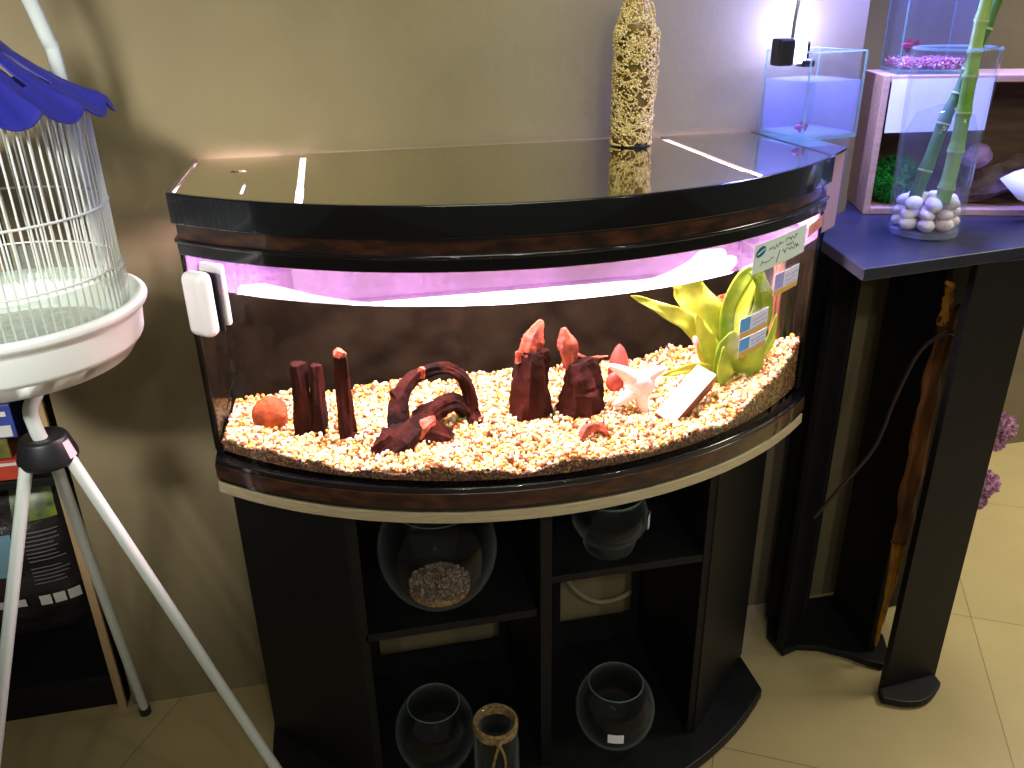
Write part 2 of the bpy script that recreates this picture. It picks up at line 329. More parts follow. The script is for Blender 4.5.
# ------------------------------------------------------------------ bow front aquarium
X0, X1, YB = -.24, .82, -.018
BC, BR = (.29, .246), .768
def bow_y(x, o=0): return BC[1]-math.sqrt((BR+o)**2-(x-BC[0])**2)
def bow_poly(o=0, x0=X0, x1=X1, yb=YB, n=40, of=None):
    of = o if of is None else of
    a, b = x0-o, x1+o
    return [(a, yb)]+[(a+(b-a)*i/n, bow_y(a+(b-a)*i/n, of)) for i in range(n+1)]+[(b, yb)]
def base_poly(o=0, n=40):   # the base plate's front is a flatter curve than the glass
    a, b = X0-o, X1+o; f = lambda x: .286-math.sqrt((.806+o)**2-(x-BC[0])**2)
    return [(a, YB)]+[(a+(b-a)*i/n, f(a+(b-a)*i/n)) for i in range(n+1)]+[(b, YB)]
def bow_band(mb, z0, z1, o, t, x0=X0, x1=X1, n=48, base=False):
    A = bow_poly(o, x0, x1, n=n); B = bow_poly(o-t, x0, x1, n=n); k = len(A)
    if base: A = base_poly(o, n); B = bow_poly(o-t, n=n)
    vs = [(x, y, z0) for x, y in A]+[(x, y, z1) for x, y in A]+[(x, y, z1) for x, y in B]+[(x, y, z0) for x, y in B]
    fs = []
    for i in range(k-1):
        for r in range(4):
            q = (r+1) % 4; fs.append((r*k+i, r*k+i+1, q*k+i+1, q*k+i))
    fs += [(0, k, 2*k, 3*k), (k-1, 4*k-1, 3*k-1, 2*k-1)]
    return mb.add(vs, fs)
tank = thing('aquarium', 'large bow front glass aquarium with orange gravel and wood, on black open cabinet', 'aquarium', (.29, -.25, .73))
bow_band(MB(), .743, .786, .002, .012, base=True).build('base_trim', 'black_gloss', tank, True, bev=.002)
bow_band(MB(), .751, .777, .004, .01, base=True).build('brown_band', 'brown_band', tank, True, bev=.001)
MB().prism(base_poly(0), .742, .745).build('bottom_plate', 'black_gloss', tank)
MB().box((.29, -.012, .94), (1.06, .008, .42)).build('back_panel', 'tank_back', tank)
def bow_sheet(mb, z0, z1, t=.007, n=48):
    A = [(X0+(X1-X0)*i/n, bow_y(X0+(X1-X0)*i/n)) for i in range(n+1)]; B = [(x, bow_y(x, -t)) for x, y in A]; k = n+1
    vs = [(x, y, z0) for x, y in A]+[(x, y, z1) for x, y in A]+[(x, y, z1) for x, y in B]+[(x, y, z0) for x, y in B]
    fs = [(r*k+i, r*k+i+1, ((r+1) % 4)*k+i+1, ((r+1) % 4)*k+i) for i in range(k-1) for r in range(4)]
    fs += [(0, k, 2*k, 3*k), (k-1, 4*k-1, 3*k-1, 2*k-1)]
    return mb.add(vs, fs)
WZ = 1.078
fg = bow_sheet(MB(), .79, 1.14).build('front_glass', 'glass', tank, True)
ff = bow_sheet(MB(), WZ+.002, 1.138, .0012)
ff.v = [(x, y+.0085, z) for x, y, z in ff.v]
ff.build('water_spots', 'glass_film', fg, True)
for x in (X0+.0035, X1-.0035):
    sg_ = MB().box((x, (bow_y(X0)+YB)/2+.004, .965), (.007, abs(bow_y(X0)-YB)-.012, .35)).build('side_glass', 'glass', tank)
    MB().box((x+(-.0055 if x < 0 else .0055), (bow_y(X0)+YB)/2+.004, .937), (.002, abs(bow_y(X0)-YB)-.014, .29)).build('black_film', 'tank_back', sg_)
for x, s in ((X0, 1), (X1, -1)):
    MB().tube([(x+.004*s, bow_y(x)+.006, .79), (x+.004*s, bow_y(x)+.006, 1.138)], .0045, 8).build('silicone_seam', 'tank_back', tank, True)
wp = bow_poly(-.009, yb=-.02)
MB().prism(wp, .80, WZ).build('water', 'water', tank)
# price note, stickers and tape on the front glass
def on_bow(x0, x1, zt0, zb0, zt1, zb1, off, mbx=None, n=8):
    mbx = mbx or MB(); rows = []
    for i in range(n+1):
        t = i/n; x = x0+(x1-x0)*t; y = bow_y(x, off)
        rows.append([(x, y, zb0+(zb1-zb0)*t), (x, y, zt0+(zt1-zt0)*t)])
    return mbx.add(*quad_strip(rows))
note = on_bow(.618, .75, 1.117, 1.070, 1.125, 1.078, .0025).build('price_note', 'paper', tank, solid=.0006); note['label'] = 'handwritten white price note with a blue oval logo'
def note_pt(u, v, off=.0034): # u,v in 0..1 across the note
    x = .618+.132*u; zb = 1.070+.008*u; return (x, bow_y(x, off), zb+.047*v)
lg = MB(); c = [note_pt(.12+.085*math.cos(a), .72+.17*math.sin(a)+.05*math.cos(a)) for a in [2*PI*i/20 for i in range(20)]]
lg.add([note_pt(.12, .72)]+c, [(0, i+1, (i+1) % 20+1) for i in range(20)]).build('logo', 'logo_blue', note)
lw = MB(); lw.tube([note_pt(.06+.12*t, .66+.13*t, .0042) for t in (0, .3, .7, 1)], .0008, 5).build('logo_stroke', 'paper', note)
hw = MB()
random.seed(3)
for (u0, u1, v) in ((.26, .52, .72), (.56, .80, .78), (.58, .74, .55), (.12, .36, .30), (.52, .86, .40)):
    pts = []; k = int((u1-u0)*60)
    for i in range(k): pts.append(note_pt(u0+(u1-u0)*i/(k-1), v+random.uniform(-.09, .09)))
    hw.tube(pts, .0005, 4)
hw.tube([note_pt(.42, .12), note_pt(.47, .52)], .0006, 4)
hw.build('handwriting', 'ink', note)
def sticker(x0, x1, za, zb, zc, zd, col, label):
    o = on_bow(x0, x1, za, zb, zc, zd, .0025).build('sticker', 'sticker_white', tank, solid=.0004); o['label'] = label
    w = x1-x0
    on_bow(x0+.0005, x0+w*.36, za-.0005, zb+.011, za+(zc-za)*.36-.0005, zb+(zd-zb)*.36+.011, .0031).build('colour_block', col, o)
    on_bow(x0+.0005, x1-.0005, zb+.009, zb+.0004, zd+.009, zd+.0004, .0031).build('footer_strip', 'sticker_yellow', o)
    for k in range(3):
        f = .25+.2*k
        on_bow(x0+w*.45, x1-.003, za-(za-zb)*f, za-(za-zb)*f-.0016, zc-(zc-zd)*f, zc-(zc-zd)*f-.0016, .0031).build('print_line', 'sticker_violet', o)
sticker(.676, .742, 1.057, 1.020, 1.060, 1.022, 'sticker_violet', 'small white sticker under the price note')
sticker(.604, .668, 1.000, .966, 1.006, .971, 'sticker_blue', 'blue and white sticker, upper of two')
sticker(.606, .670, .965, .933, .970, .938, 'sticker_blue', 'blue and white sticker, lower of two')
on_bow(.757, .805, 1.119, 1.099, 1.126, 1.106, .003).build('tape', 'orange_tape', tank, solid=.0005)
# ------------------------------------------------------------------ gravel bed and decor
def gh(x, y):
    d = max(0, min(1, (YB-y)/(YB-bow_y(max(X0, min(X1, x))))))
    h = .757+.052*d
    if x > .55: h += .085*((x-.55)/.27)**1.7*(.4+.6*d)
    return h+.006*math.sin(x*31+y*17)+.004*math.sin(x*57-y*43)
mb = MB(); rows = []
for i in range(61):
    x = X0+.012+(X1-X0-.024)*i/60; yf = bow_y(x, -.012); rows.append([(x, -.02+(yf+.02)*j/24, 0) for j in range(25)])
rows = [[(x, y, gh(x, y)-.004) for x, y, z in r] for r in rows]
vs, fs = quad_strip(rows); mb.add(vs, fs)
fr = [[(r[-1][0], r[-1][1], .792), r[-1]] for r in rows]; mb.add(*quad_strip(fr))
random.seed(11)
bed = mb.build('gravel_bed', 'gravel_bed', None, True)
tag(bed, 'bed of orange and cream gravel inside the bow front aquarium', 'gravel', kind='stuff')
pb = MB()
def rrot(): return Quaternion((random.gauss(0, 1), random.gauss(0, 1), random.gauss(0, 1), random.gauss(0, 1))).normalized().to_matrix()
for i in range(15500):
    x = random.uniform(X0+.012, X1-.012); yf = bow_y(x, -.013); t = random.random(); y = -.022+(yf+.022)*(t**.8)
    r = random.uniform(.0028, .0052)
    pb.ball((x, y, gh(x, y)+random.uniform(-.003, .004)), (r*random.uniform(.8, 1.3), r, r*random.uniform(.6, 1)), 1, .2, i, rrot())
ob = pb.build('pebbles', 'gravel', bed, True, angle=80); ob['kind'] = 'stuff'
pf = MB()
for i in range(3600):
    a = random.random(); x = X0+.012+(X1-X0-.024)*a; r = random.uniform(.0018, .0032)
    z = .793+(gh(x, bow_y(x))-.795)*random.random()**1.3
    pf.ball((x, bow_y(x, -.0105-r), z), (r, r, r*.85), 1, .2, i, rrot())
ob = pf.build('fine_grit', 'gravel_fine_shaded', bed, True, angle=80); ob['kind'] = 'stuff'
random.seed(5)
def wood(mb, pts, rad, n=18, seed=0, rough=.30, k=10):
    P = spline(pts, k); m = len(P); rr = []
    for i in range(m):
        t = i/(m-1)*(len(rad)-1); a = int(min(t, len(rad)-2)); r = rad[a]+(rad[a+1]-rad[a])*(t-a)
        def f(an, r=r, i=i): return r*(1+rough*(math.sin(an*3+i*.25+seed)*.6+math.sin(an*7-i*.15+seed*2)*.35+(nrm(i*31+int(an*9), seed)-.5)*.5))
        rr.append(f)
    return mb.tube(P, rr, n)
g = gh
def z0(x, y): return gh(x, y)-.008
rk = MB().ball((-.155, -.225, z0(-.155, -.225)+.033), (.034, .026, .035), 2, .11, 2)
tag(rk.build('orange_rock', 'orange_rock', None, True, 80), 'rounded rusty orange rock at the left end of the gravel', 'rock')
s1 = thing('driftwood_stump', 'dark upright driftwood stump just right of the orange rock', 'driftwood', (-.085, -.26, z0(-.085, -.26)))
m1 = wood(MB(), [(-.092, -.255, z0(-.09, -.255)), (-.094, -.26, .85), (-.096, -.26, .917)], [.022, .015, .013], seed=1)
wood(m1, [(-.074, -.268, z0(-.08, -.268)), (-.070, -.265, .83), (-.066, -.262, .912)], [.02, .014, .009], seed=2); m1.build('trunk', 'driftwood', s1, True, 60)
s2 = thing('driftwood_stump', 'tall thin driftwood stake with a pale pink cut top, second from the left', 'driftwood', (-.03, -.315, z0(-.03, -.315)))
m1 = wood(MB(), [(-.022, -.315, z0(-.02, -.315)), (-.025, -.31, .85), (-.022, -.305, .942)], [.016, .013, .011], seed=4)
wood(m1, [(-.022, -.315, .79), (.0, -.335, .785), (.03, -.35, .778)], [.018, .016, .01], seed=5); m1.build('trunk', 'driftwood', s2, True, 60)
wood(MB(), [(-.0255, -.305, .941), (-.020, -.305, .950)], [.0115, .008], seed=3, k=2).build('cut_top', 'driftwood_tip', s2, True)
s3 = thing('driftwood_root', 'tangled low driftwood root with an arching branch in mid aquarium', 'driftwood', (.08, -.34, z0(.08, -.34)))
m1 = wood(MB(), [(.02, -.39, z0(.02, -.39)-.002), (.055, -.385, .805), (.09, -.35, .81), (.15, -.33, z0(.15, -.33))], [.020, .031, .028, .015], seed=6, rough=.3)
wood(m1, [(.06, -.36, .80), (.066, -.32, .85), (.10, -.29, .885), (.155, -.27, .885), (.19, -.27, .85), (.195, -.28, .80), (.20, -.30, z0(.2, -.3))], [.022, .016, .011, .010, .011, .012, .016], seed=7)
wood(m1, [(.09, -.35, .80), (.115, -.31, .82), (.16, -.285, .825), (.185, -.28, .80)], [.02, .018, .015, .012], seed=8, rough=.35)
wood(m1, [(.066, -.32, .85), (.055, -.315, .875)], [.009, .004], seed=9); m1.build('trunk', 'driftwood', s3, True, 60)
m1 = wood(MB(), [(.085, -.372, .812), (.10, -.362, .826), (.118, -.345, .826)], [.010, .013, .008], seed=12).build('orange_patch', 'driftwood_tip', s3, True)  # lighter orange-brown patches on the root
m1 = wood(MB(), [(.105, -.292, .884), (.112, -.293, .90)], [.008, .005], seed=13); m1.build('orange_patch', 'driftwood_tip', s3, True)
s4 = thing('driftwood_stump', 'broad driftwood stump with two pointed tips painted lamp-lit orange, left of the white shell', 'driftwood', (.34, -.30, z0(.34, -.30)))
m1 = wood(MB(), [(.305, -.275, z0(.3, -.275)), (.308, -.272, .85), (.312, -.27, .905)], [.037, .033, .022], seed=14, n=18)
wood(m1, [(.395, -.30, z0(.39, -.3)-.01), (.398, -.295, .83), (.388, -.29, .885)], [.042, .037, .022], seed=15, n=18)
wood(m1, [(.41, -.30, .77), (.432, -.34, .765), (.425, -.375, z0(.42, -.375))], [.014, .011, .006], seed=16)
m1.build('trunk', 'driftwood', s4, True, 60)
m1 = wood(MB(), [(.302, -.27, .893), (.31, -.268, .925), (.327, -.268, .957)], [.017, .018, .004], seed=17)
wood(m1, [(.374, -.287, .872), (.368, -.285, .915), (.362, -.283, .945)], [.012, .017, .004], seed=18)
wood(m1, [(.283, -.273, .885), (.281, -.273, .905)], [.007, .003], seed=19)
m1.build('lit_tip', 'driftwood_tip', s4, True)
wood(MB(), [(.372, -.285, .905), (.40, -.283, .885), (.425, -.283, .883), (.445, -.283, .884)], [.003, .004, .003, .0012], seed=20, n=7).build('twig', 'driftwood_tip', s4, True)
r5 = wood(MB(), [(.352, -.425, z0(.35, -.425)), (.368, -.415, .813), (.392, -.41, .810), (.412, -.41, z0(.41, -.41)-.003)], [.006, .008, .008, .005], seed=21)
tag(r5.build('driftwood_twig', 'driftwood_tip', None, True, 60), 'small arched reddish twig on the gravel before the broad stump', 'driftwood')
# white shell
sh = thing('conch_shell', 'white and pink spiky conch shell beside the broad driftwood stump', 'shell', (.50, -.31, z0(.5, -.31)))
q = MB(); hub_ = Vector((.49, -.325, .842))
def arm(mb, tip, r0, r1, bend=(0, 0, 0)):
    tip = Vector(tip); mid = (hub_+tip)/2+Vector(bend); P = spline([hub_+(hub_-tip)*.25, hub_, mid, tip], 7); n = len(P)
    return mb.tube(P, [r0*(1-(i/(n-1))**1.5)+r1*(i/(n-1))**1.5 for i in range(n)], 14)
arm(q, (.430, -.335, .889), .022, .003, (0, 0, .004)); arm(q, (.540, -.325, .868), .023, .003, (0, 0, .006)); arm(q, (.498, -.345, .783), .021, .004)
arm(q, (.437, -.345, .815), .020, .004, (0, 0, -.004)); q.ball(tuple(hub_), (.031, .022, .027), 3, .02)
q.build('shell_body', 'shell_white', sh, True, 80)
q = MB(); q.lathe([(.016, -.03), (.019, -.01), (.018, .004), (.014, .020), (.008, .034), (.001, .042)], (.462, -.295, .868), 20, fr=lambda a, z: 1+.06*math.sin(a*3+z*200)); q.build('spire', 'coral_red', sh, True)['label'] = 'coral red pointed spire'
q = MB(); q.ball((.448, -.318, .848), (.017, .012, .019), 3, .02); q.build('inner_lip', 'coral_red', sh, True)
# broken tile: lit top painted white, shaded sides painted brown
sl = thing('broken_tile', 'flat broken tile, lit top painted white, leaning on the gravel before the green plant', 'tile', (.57, -.37, z0(.57, -.37)))
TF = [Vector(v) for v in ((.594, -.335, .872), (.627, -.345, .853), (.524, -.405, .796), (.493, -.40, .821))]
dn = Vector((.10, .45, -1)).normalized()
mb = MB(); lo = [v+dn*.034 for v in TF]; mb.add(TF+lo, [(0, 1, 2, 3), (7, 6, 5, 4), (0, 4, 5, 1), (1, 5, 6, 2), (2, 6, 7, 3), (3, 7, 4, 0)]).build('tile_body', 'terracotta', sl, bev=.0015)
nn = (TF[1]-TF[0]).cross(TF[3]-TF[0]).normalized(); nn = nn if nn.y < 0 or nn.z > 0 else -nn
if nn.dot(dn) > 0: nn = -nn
mb = MB(); hi = [v+nn*.003 for v in TF]; mb.add(TF+hi, [(3, 2, 1, 0), (4, 5, 6, 7), (0, 1, 5, 4), (1, 2, 6, 5), (2, 3, 7, 6), (3, 0, 4, 7)]).build('lit_face', 'tile_lit_white', sl, bev=.001)
# sword plant
pl = thing('aquatic_plant', 'bright green broad leaved sword plant rooted at the right end of the gravel', 'plant', (.68, -.27, z0(.68, -.27)))
def leaf(pts, wmax, m, wave=.003, face=(0, -1, .35), sharp=.9, fold=.18):
    P = spline(pts, 7); n = len(P); rows = []
    for i, p in enumerate(P):
        t = i/(n-1); T = (P[min(i+1, n-1)]-P[max(i-1, 0)]).normalized(); side = T.cross(Vector(face)).normalized(); nr = side.cross(T)
        w = wmax*math.sin(PI*min(1, (.08+.92*t)**sharp))**.8*(1 if t < .97 else .3)
        row = []
        for j in range(7):
            s = (j-3)/3; row.append(p+side*w*s+nr*(wave*math.sin(t*26+s*2)*abs(s)+fold*w*abs(s)))
        rows.append(row)
    return MB().add(*quad_strip(rows)).build('leaf', m, pl, True, solid=.0009)
bp = (.685, -.27, z0(.685, -.27)+.008)
def at(x, y, z): return (x, y, z)
leaf([bp, (.655, -.28, .86), (.60, -.29, .93), (.545, -.30, .965), (.478, -.30, 1.0)], .020, 'leaf_light', sharp=.8)
leaf([bp, (.655, -.275, .88), (.62, -.275, .95), (.585, -.27, 1.0), (.555, -.265, 1.02)], .040, 'leaf_light', .007, sharp=.75)
leaf([bp, (.66, -.29, .84), (.625, -.30, .90), (.60, -.30, .955)], .022, 'leaf_light')
leaf([bp, (.672, -.285, .88), (.668, -.285, .95), (.69, -.285, 1.005), (.715, -.285, 1.02), (.735, -.285, .985), (.738, -.285, .93)], .015, 'leaf', .001, sharp=.9)
leaf([bp, (.71, -.275, .86), (.735, -.28, .93), (.73, -.285, .99), (.70, -.29, 1.02)], .022, 'leaf', .001)
leaf([bp, (.70, -.26, .90), (.725, -.25, .98), (.76, -.24, 1.05)], .016, 'leaf_light', .001)
leaf([bp, (.645, -.30, .835), (.60, -.31, .855), (.535, -.315, .848)], .012, 'leaf_light', .001)
leaf([bp, (.672, -.30, .845), (.665, -.31, .885), (.672, -.31, .92)], .034, 'leaf', .002)
leaf([bp, (.70, -.295, .84), (.712, -.30, .88), (.71, -.30, .92)], .034, 'leaf', .002)
leaf([bp, (.67, -.31, .82), (.65, -.33, .85), (.645, -.33, .90)], .02, 'leaf', .002)
leaf([bp, (.725, -.27, .83), (.765, -.27, .87), (.775, -.27, .93)], .012, 'leaf', .001)
rc = MB()
for i in range(26):
    a = random.uniform(0, 2*PI); rc.tube(spline([(.685, -.275, .835), (.685+.012*math.cos(a), -.275+.012*math.sin(a), .81), (.685+.03*math.cos(a), -.275+.03*math.sin(a), .777)], 4), [.0016]*8+[.0008], 5)
rc.build('root_crown', 'leaf', pl, True)
pt = MB().lathe([(.012, 0), (.017, .034), (.019, .034), (.019, .041), (.015, .041), (.011, .004)], (.706, -.205, .905), 22, cap0=True)
potb = MB().box((.706, -.205, .82), (.02, .02, .17))
pp = thing('ornament_pot', 'small orange pot standing behind the green plant', 'pot', (.706, -.205, z0(.706, -.205)))
pt.build('pot', 'orange_pot', pp, True); MB().lathe([(.014, 0), (.008, .05), (.009, .16)], (.706, -.205, z0(.706, -.205)), 14, cap0=True, cap1=True).build('stem', 'terracotta', pp, True)
stk = wood(MB(), [(.80, -.235, z0(.8, -.235)-.01), (.793, -.235, .88), (.79, -.235, 1.03)], [.012, .010, .009], seed=31)
tag(stk.build('wooden_stick', 'stick_wood', None, True, 60), 'straight brown stick standing upright at the right end of the aquarium', 'stick')
def fish(name, label, m, loc, length, rz, flow=1, rx=0, group=None):
    f = thing(name, label, 'fish', loc, group, local=True, rz=rz); f.rotation_euler = (rx, 0, rz)
    l = length; b = MB(); rows = []
    prof = [(0, .01), (.04, .06), (.12, .12), (.25, .165), (.38, .17), (.5, .14), (.62, .09), (.7, .06)]
    b.tube([(-t*l+.35*l, 0, .02*l*math.sin(t*4)) for t, r in prof], [(lambda a, r=r: r*l*(1 if True else 0)*(.62+.38*abs(math.sin(a)))) for t, r in prof], 14)
    b.build('body', m, f, True, 80)
    def fin(pts, nm):
        o = MB(); n = len(pts); o.add(pts, [tuple(range(n))]); return o.build(nm, m, f, solid=.0006*l/.03)
    fin([(-.30*l, 0, .05*l), (-.45*l, .03*l, .22*l*flow), (-.62*l, .05*l, .30*l*flow), (-.72*l, .03*l, .1*l), (-.70*l, 0, -.08*l), (-.60*l, -.03*l, -.25*l*flow), (-.42*l, -.02*l, -.18*l*flow), (-.30*l, 0, -.05*l)], 'tail_fin')
    fin([(.08*l, 0, .14*l), (.0, .01*l, .26*l*flow), (-.22*l, .02*l, .34*l*flow), (-.28*l, 0, .09*l)], 'dorsal_fin')
    fin([(.05*l, 0, -.14*l), (-.08*l, -.01*l, -.28*l*flow), (-.26*l, -.02*l, -.30*l*flow), (-.28*l, 0, -.07*l)], 'anal_fin')
    for s in (-1, 1): MB().ball((.28*l, s*.055*l, .03*l), .022*l, 1).build('eye', 'eye_black', f, True)
    return f
fish('reflection_fish', 'small pink fish shape in place of a reflection before the green plant', 'reflection_pink', (.575, -.36, .93), .04, R(75))  # pinkish reflections given the shape of an added fish
# algae magnet on the left end of the front glass
mg = thing('glass_cleaning_magnet', 'white two piece glass cleaning magnet clamped on the left end of aquarium', 'magnet cleaner', (-.21, -.34, .99))
import mathutils
def rbox(name, m, par, c, size, rot, bev):
    return MB().box(c, size, rot).build(name, m, par, True, bev, seg=5)
tn = math.atan2((bow_y(-.18)-bow_y(-.22)), .04)
rm = Matrix.Rotation(tn, 3, 'Z')
cx = -.199; cyy = bow_y(cx)
nv = Vector((-math.sin(-tn) if False else math.sin(tn), -math.cos(tn), 0))
rbox('outer_half', 'magnet_white', mg, (cx+nv.x*.019-.003, cyy+nv.y*.019, 1.066), (.046, .028, .100), rm, .013)
rbox('inner_half', 'magnet_white', mg, (cx-nv.x*.016-.006, cyy-nv.y*.016, 1.072), (.046, .012, .096), rm, .006)
rbox('felt_pad', 'black_rubber', mg, (cx+nv.x*.003, cyy+nv.y*.003, 1.066), (.042, .004, .090), rm, .001)
# ------------------------------------------------------------------ hood
hd = thing('aquarium_hood', 'black bow front aquarium hood with brown band and glossy panels on top', 'aquarium hood', (.29, -.25, 1.13))
HX1 = .885
bow_band(MB(), 1.176, 1.222, .004, .009).build('upper_rim', 'black_gloss', hd, True, bev=.002)
bow_band(MB(), 1.152, 1.177, -.002, .006).build('brown_band', 'brown_band', hd, True, bev=.001)
bow_band(MB(), 1.1475, 1.1535, .004, .009).build('bead_moulding', 'black_gloss', hd, True, bev=.002)
bow_band(MB(), 1.129, 1.150, .001, .009).build('lower_rim', 'black_gloss', hd, True, bev=.002)
bow_band(MB(), 1.131, 1.214, -.0045, .002).build('inner_liner', 'white_liner', hd, True)
MB().box((.36, -.0125, 1.172), (.92, .008, .083)).build('back_rail', 'white_liner', hd)
MB().box((-.236, -.0125, 1.172), (.02, .008, .083)).build('back_rail', 'white_liner', hd)
# end housing on the right
MB().prism([(.829, bow_y(.829)+.012), (HX1, -.244), (HX1, -.012), (.829, -.012)], 1.08, 1.214).build('end_housing', 'pink_lit_panel', hd, bev=.002)
def top_panel(outer, holes=()):
    bm = bmesh.new()
    for loop in [outer]+list(holes):
        vs = [bm.verts.new((x, y, 1.217)) for x, y in loop]
        for i in range(len(vs)): bm.edges.new((vs[i], vs[(i+1) % len(vs)]))
    r = bmesh.ops.triangle_fill(bm, edges=bm.edges[:], use_beauty=True)
    fcs = [f for f in bm.faces]
    e = bmesh.ops.extrude_face_region(bm, geom=fcs); bmesh.ops.translate(bm, vec=(0, 0, .0035), verts=[v for v in e['geom'] if isinstance(v, bmesh.types.BMVert)])
    bmesh.ops.recalc_face_normals(bm, faces=bm.faces)
    bm.verts.index_update(); m = MB(); m.add([v.co[:] for v in bm.verts], [tuple(v.index for v in f.verts) for f in bm.faces]); bm.free()
    return m.build('top_panel', 'hood_top', hd)
def seg(x0, x1, n=16, o=-.001): return [(x0, -.014)]+[(x0+(x1-x0)*i/n, bow_y(x0+(x1-x0)*i/n, o)) for i in range(n+1)]+[(x1, -.014)]
hole = [(-.155+.014*math.cos(a), -.16+.011*math.sin(a)) for a in [2*PI*i/16 for i in range(16)]]
slit = [(-.137, -.27), (-.134, -.27), (-.1335, -.345), (-.1365, -.345)]
top_panel([(a, -.020 if b == -.014 else b) for a, b in seg(-.230, -.058)], [hole, slit]); top_panel(seg(-.048, .615))
top_panel([(.628, -.014)]+[(.628+(.82-.628)*i/12, bow_y(.628+(.82-.628)*i/12, -.001)) for i in range(13)]+[(HX1+.002, -.244), (HX1+.002, -.014)])
lm = MB()
for o_ in (.185, .215, .245): lm.tube([(-.19+.95*k/24, min(-.05, bow_y(-.19+.95*k/24, -o_)), 1.172) for k in range(25)], .0125, 8)
lp = lm.build('lamp_tube', 'lamp_tube', hd, True)
for x in (-.2, .78): MB().box((x, -.25, 1.178), (.02, .11, .03)).build('lamp_holder', 'white_liner', hd, bev=.003)
# ------------------------------------------------------------------ cabinet
cb = thing('aquarium_cabinet', 'black open shelf cabinet with a pale plywood top edge under the aquarium', 'cabinet', (.29, -.25, 0))
MB().prism(base_poly(.004), .723, .742).build('top_board', 'plywood', cb, bev=.0015)
MB().prism(bow_poly(.014, yb=-.03, of=.006), .004, .03).build('base_board', 'black_wood', cb, bev=.004)
MB().panel((-.25, -.178), (-.045, -.388), .016, .03, .722).build('wing_panel', 'black_wood', cb, bev=.001)
MB().panel((.632, -.388), (.838, -.192), .016, .03, .722).build('wing_panel', 'black_wood', cb, bev=.001)
for x in (-.04, .618): MB().box((x+.006, -.225, .376), (.016, .32, .692)).build('side_panel', 'black_wood', cb, bev=.001)
MB().box((.302, -.232, .376), (.022, .335, .692)).build('divider', 'black_wood', cb, bev=.001)
MB().box((.128, -.225, .417), (.32, .32, .016)).build('shelf', 'black_wood', cb, bev=.001)
MB().box((.465, -.225, .487), (.30, .32, .016)).build('shelf', 'black_wood', cb, bev=.001)
bkp = MB()
for x0, x1, za, zb in ((-.04, .291, .425, .722), (.313, .62, .495, .722), (-.04, .29, .03, .085), (.313, .62, .03, .10), (-.04, -.01, .085, .41), (.27, .291, .085, .41), (.60, .62, .1, .48), (.313, .42, .1, .48)):
    bkp.box(((x0+x1)/2, -.065, (za+zb)/2), (x1-x0, .006, zb-za))
bkp.build('back_panel', 'black_wood', cb)
hz = MB().tube(spline([(.43, -.03, .235), (.47, -.03, .16), (.53, -.03, .115), (.60, -.03, .125), (.66, -.03, .18), (.68, -.03, .3), (.66, -.03, .5), (.64, -.03, .7)], 8), .006, 8)
tag(hz.build('hose', 'hose', None, True), 'thin pale hose hanging in a curve behind the cabinet shelves', 'hose')
# ------------------------------------------------------------------ glass bowls
def glass_body(prof, th, par, name, m='bowl_glass', n=48):
    ins = [(max(r-th, .0005), z+(th if i == 0 else 0)) for i, (r, z) in enumerate(prof)]
    full = [(.0005, prof[0][1])]+prof+ins[::-1]+[(.0005, ins[0][1])]
    return MB().lathe(full, par.location if not par.get('_local') else (0, 0, 0), n).build(name, m, par, True, 60)
def sph(rx, h, rb, rmo, n=14):   # bowl profile: base radius rb, belly rx, mouth rmo
    out = []
    for i in range(n+1):
        t = i/n; a0 = -math.acos(rb/rx); a1 = math.acos(rmo/rx); a = a0+(a1-a0)*t
        out.append((rx*math.cos(a), (math.sin(a)-math.sin(a0))/(math.sin(a1)-math.sin(a0))*h))
    return out
def bowl(loc, rx, h, rb, rmo, label, grp='empty glass bowls'):
    b = thing('glass_bowl', label, 'bowl', loc)
    glass_body(sph(rx, h, rb, rmo), .0025, b, 'bowl_body')
    MB().tube([(loc[0]+rmo*math.cos(a), loc[1]+rmo*math.sin(a), loc[2]+h) for a in [2*PI*i/40 for i in range(40)]], .0013, 8, closed=True).build('rim', 'glass_edge', b, True)
    return b
big = bowl((.116, -.302, .425), .112, .205, .04, .075, 'big round glass bowl with a heap of gravel on the left shelf')
gb = MB()
for i in range(900):
    a = random.uniform(0, 2*PI); rr = .058*math.sqrt(random.random()); hgt = .010+.030*(1-(rr/.062)**2)*random.uniform(.75, 1)
    zz = max(.112-math.sqrt(max(0, .105**2-rr**2))+.002, hgt) if False else .004+hgt+.5*rr*rr/.11
    gb.ball((.116+rr*math.cos(a), -.302+rr*math.sin(a), .425+zz), random.uniform(.002, .0042), 1, .25, i)
tag(gb.build('bowl_gravel', 'grey_gravel', None, True, 80), 'heap of grey brown gravel in the big bowl on the left shelf', 'gravel', kind='stuff')
MB().lathe([(.001, .003), (.04, .005), (.058, .018), (.04, .03), (.001, .036)], (.116, -.302, .425), 24).build('gravel_core', 'gravel_bed', bpy.data.objects['bowl_gravel'])
ft = thing('footed_bowl', 'small footed glass bowl with a white sticker on the right shelf', 'bowl', (.445, -.325, .495))
glass_body([(.036, 0), (.046, .006), (.051, .018), (.050, .032), (.053, .036), (.064, .05), (.073, .068), (.074, .085), (.068, .105), (.058, .118), (.060, .126)], .0025, ft, 'bowl_body')
MB().tube([(.445+.06*math.cos(a), -.325+.06*math.sin(a), .621) for a in [2*PI*i/40 for i in range(40)]], .002, 8, closed=True).build('rim', 'glass_edge', ft, True)
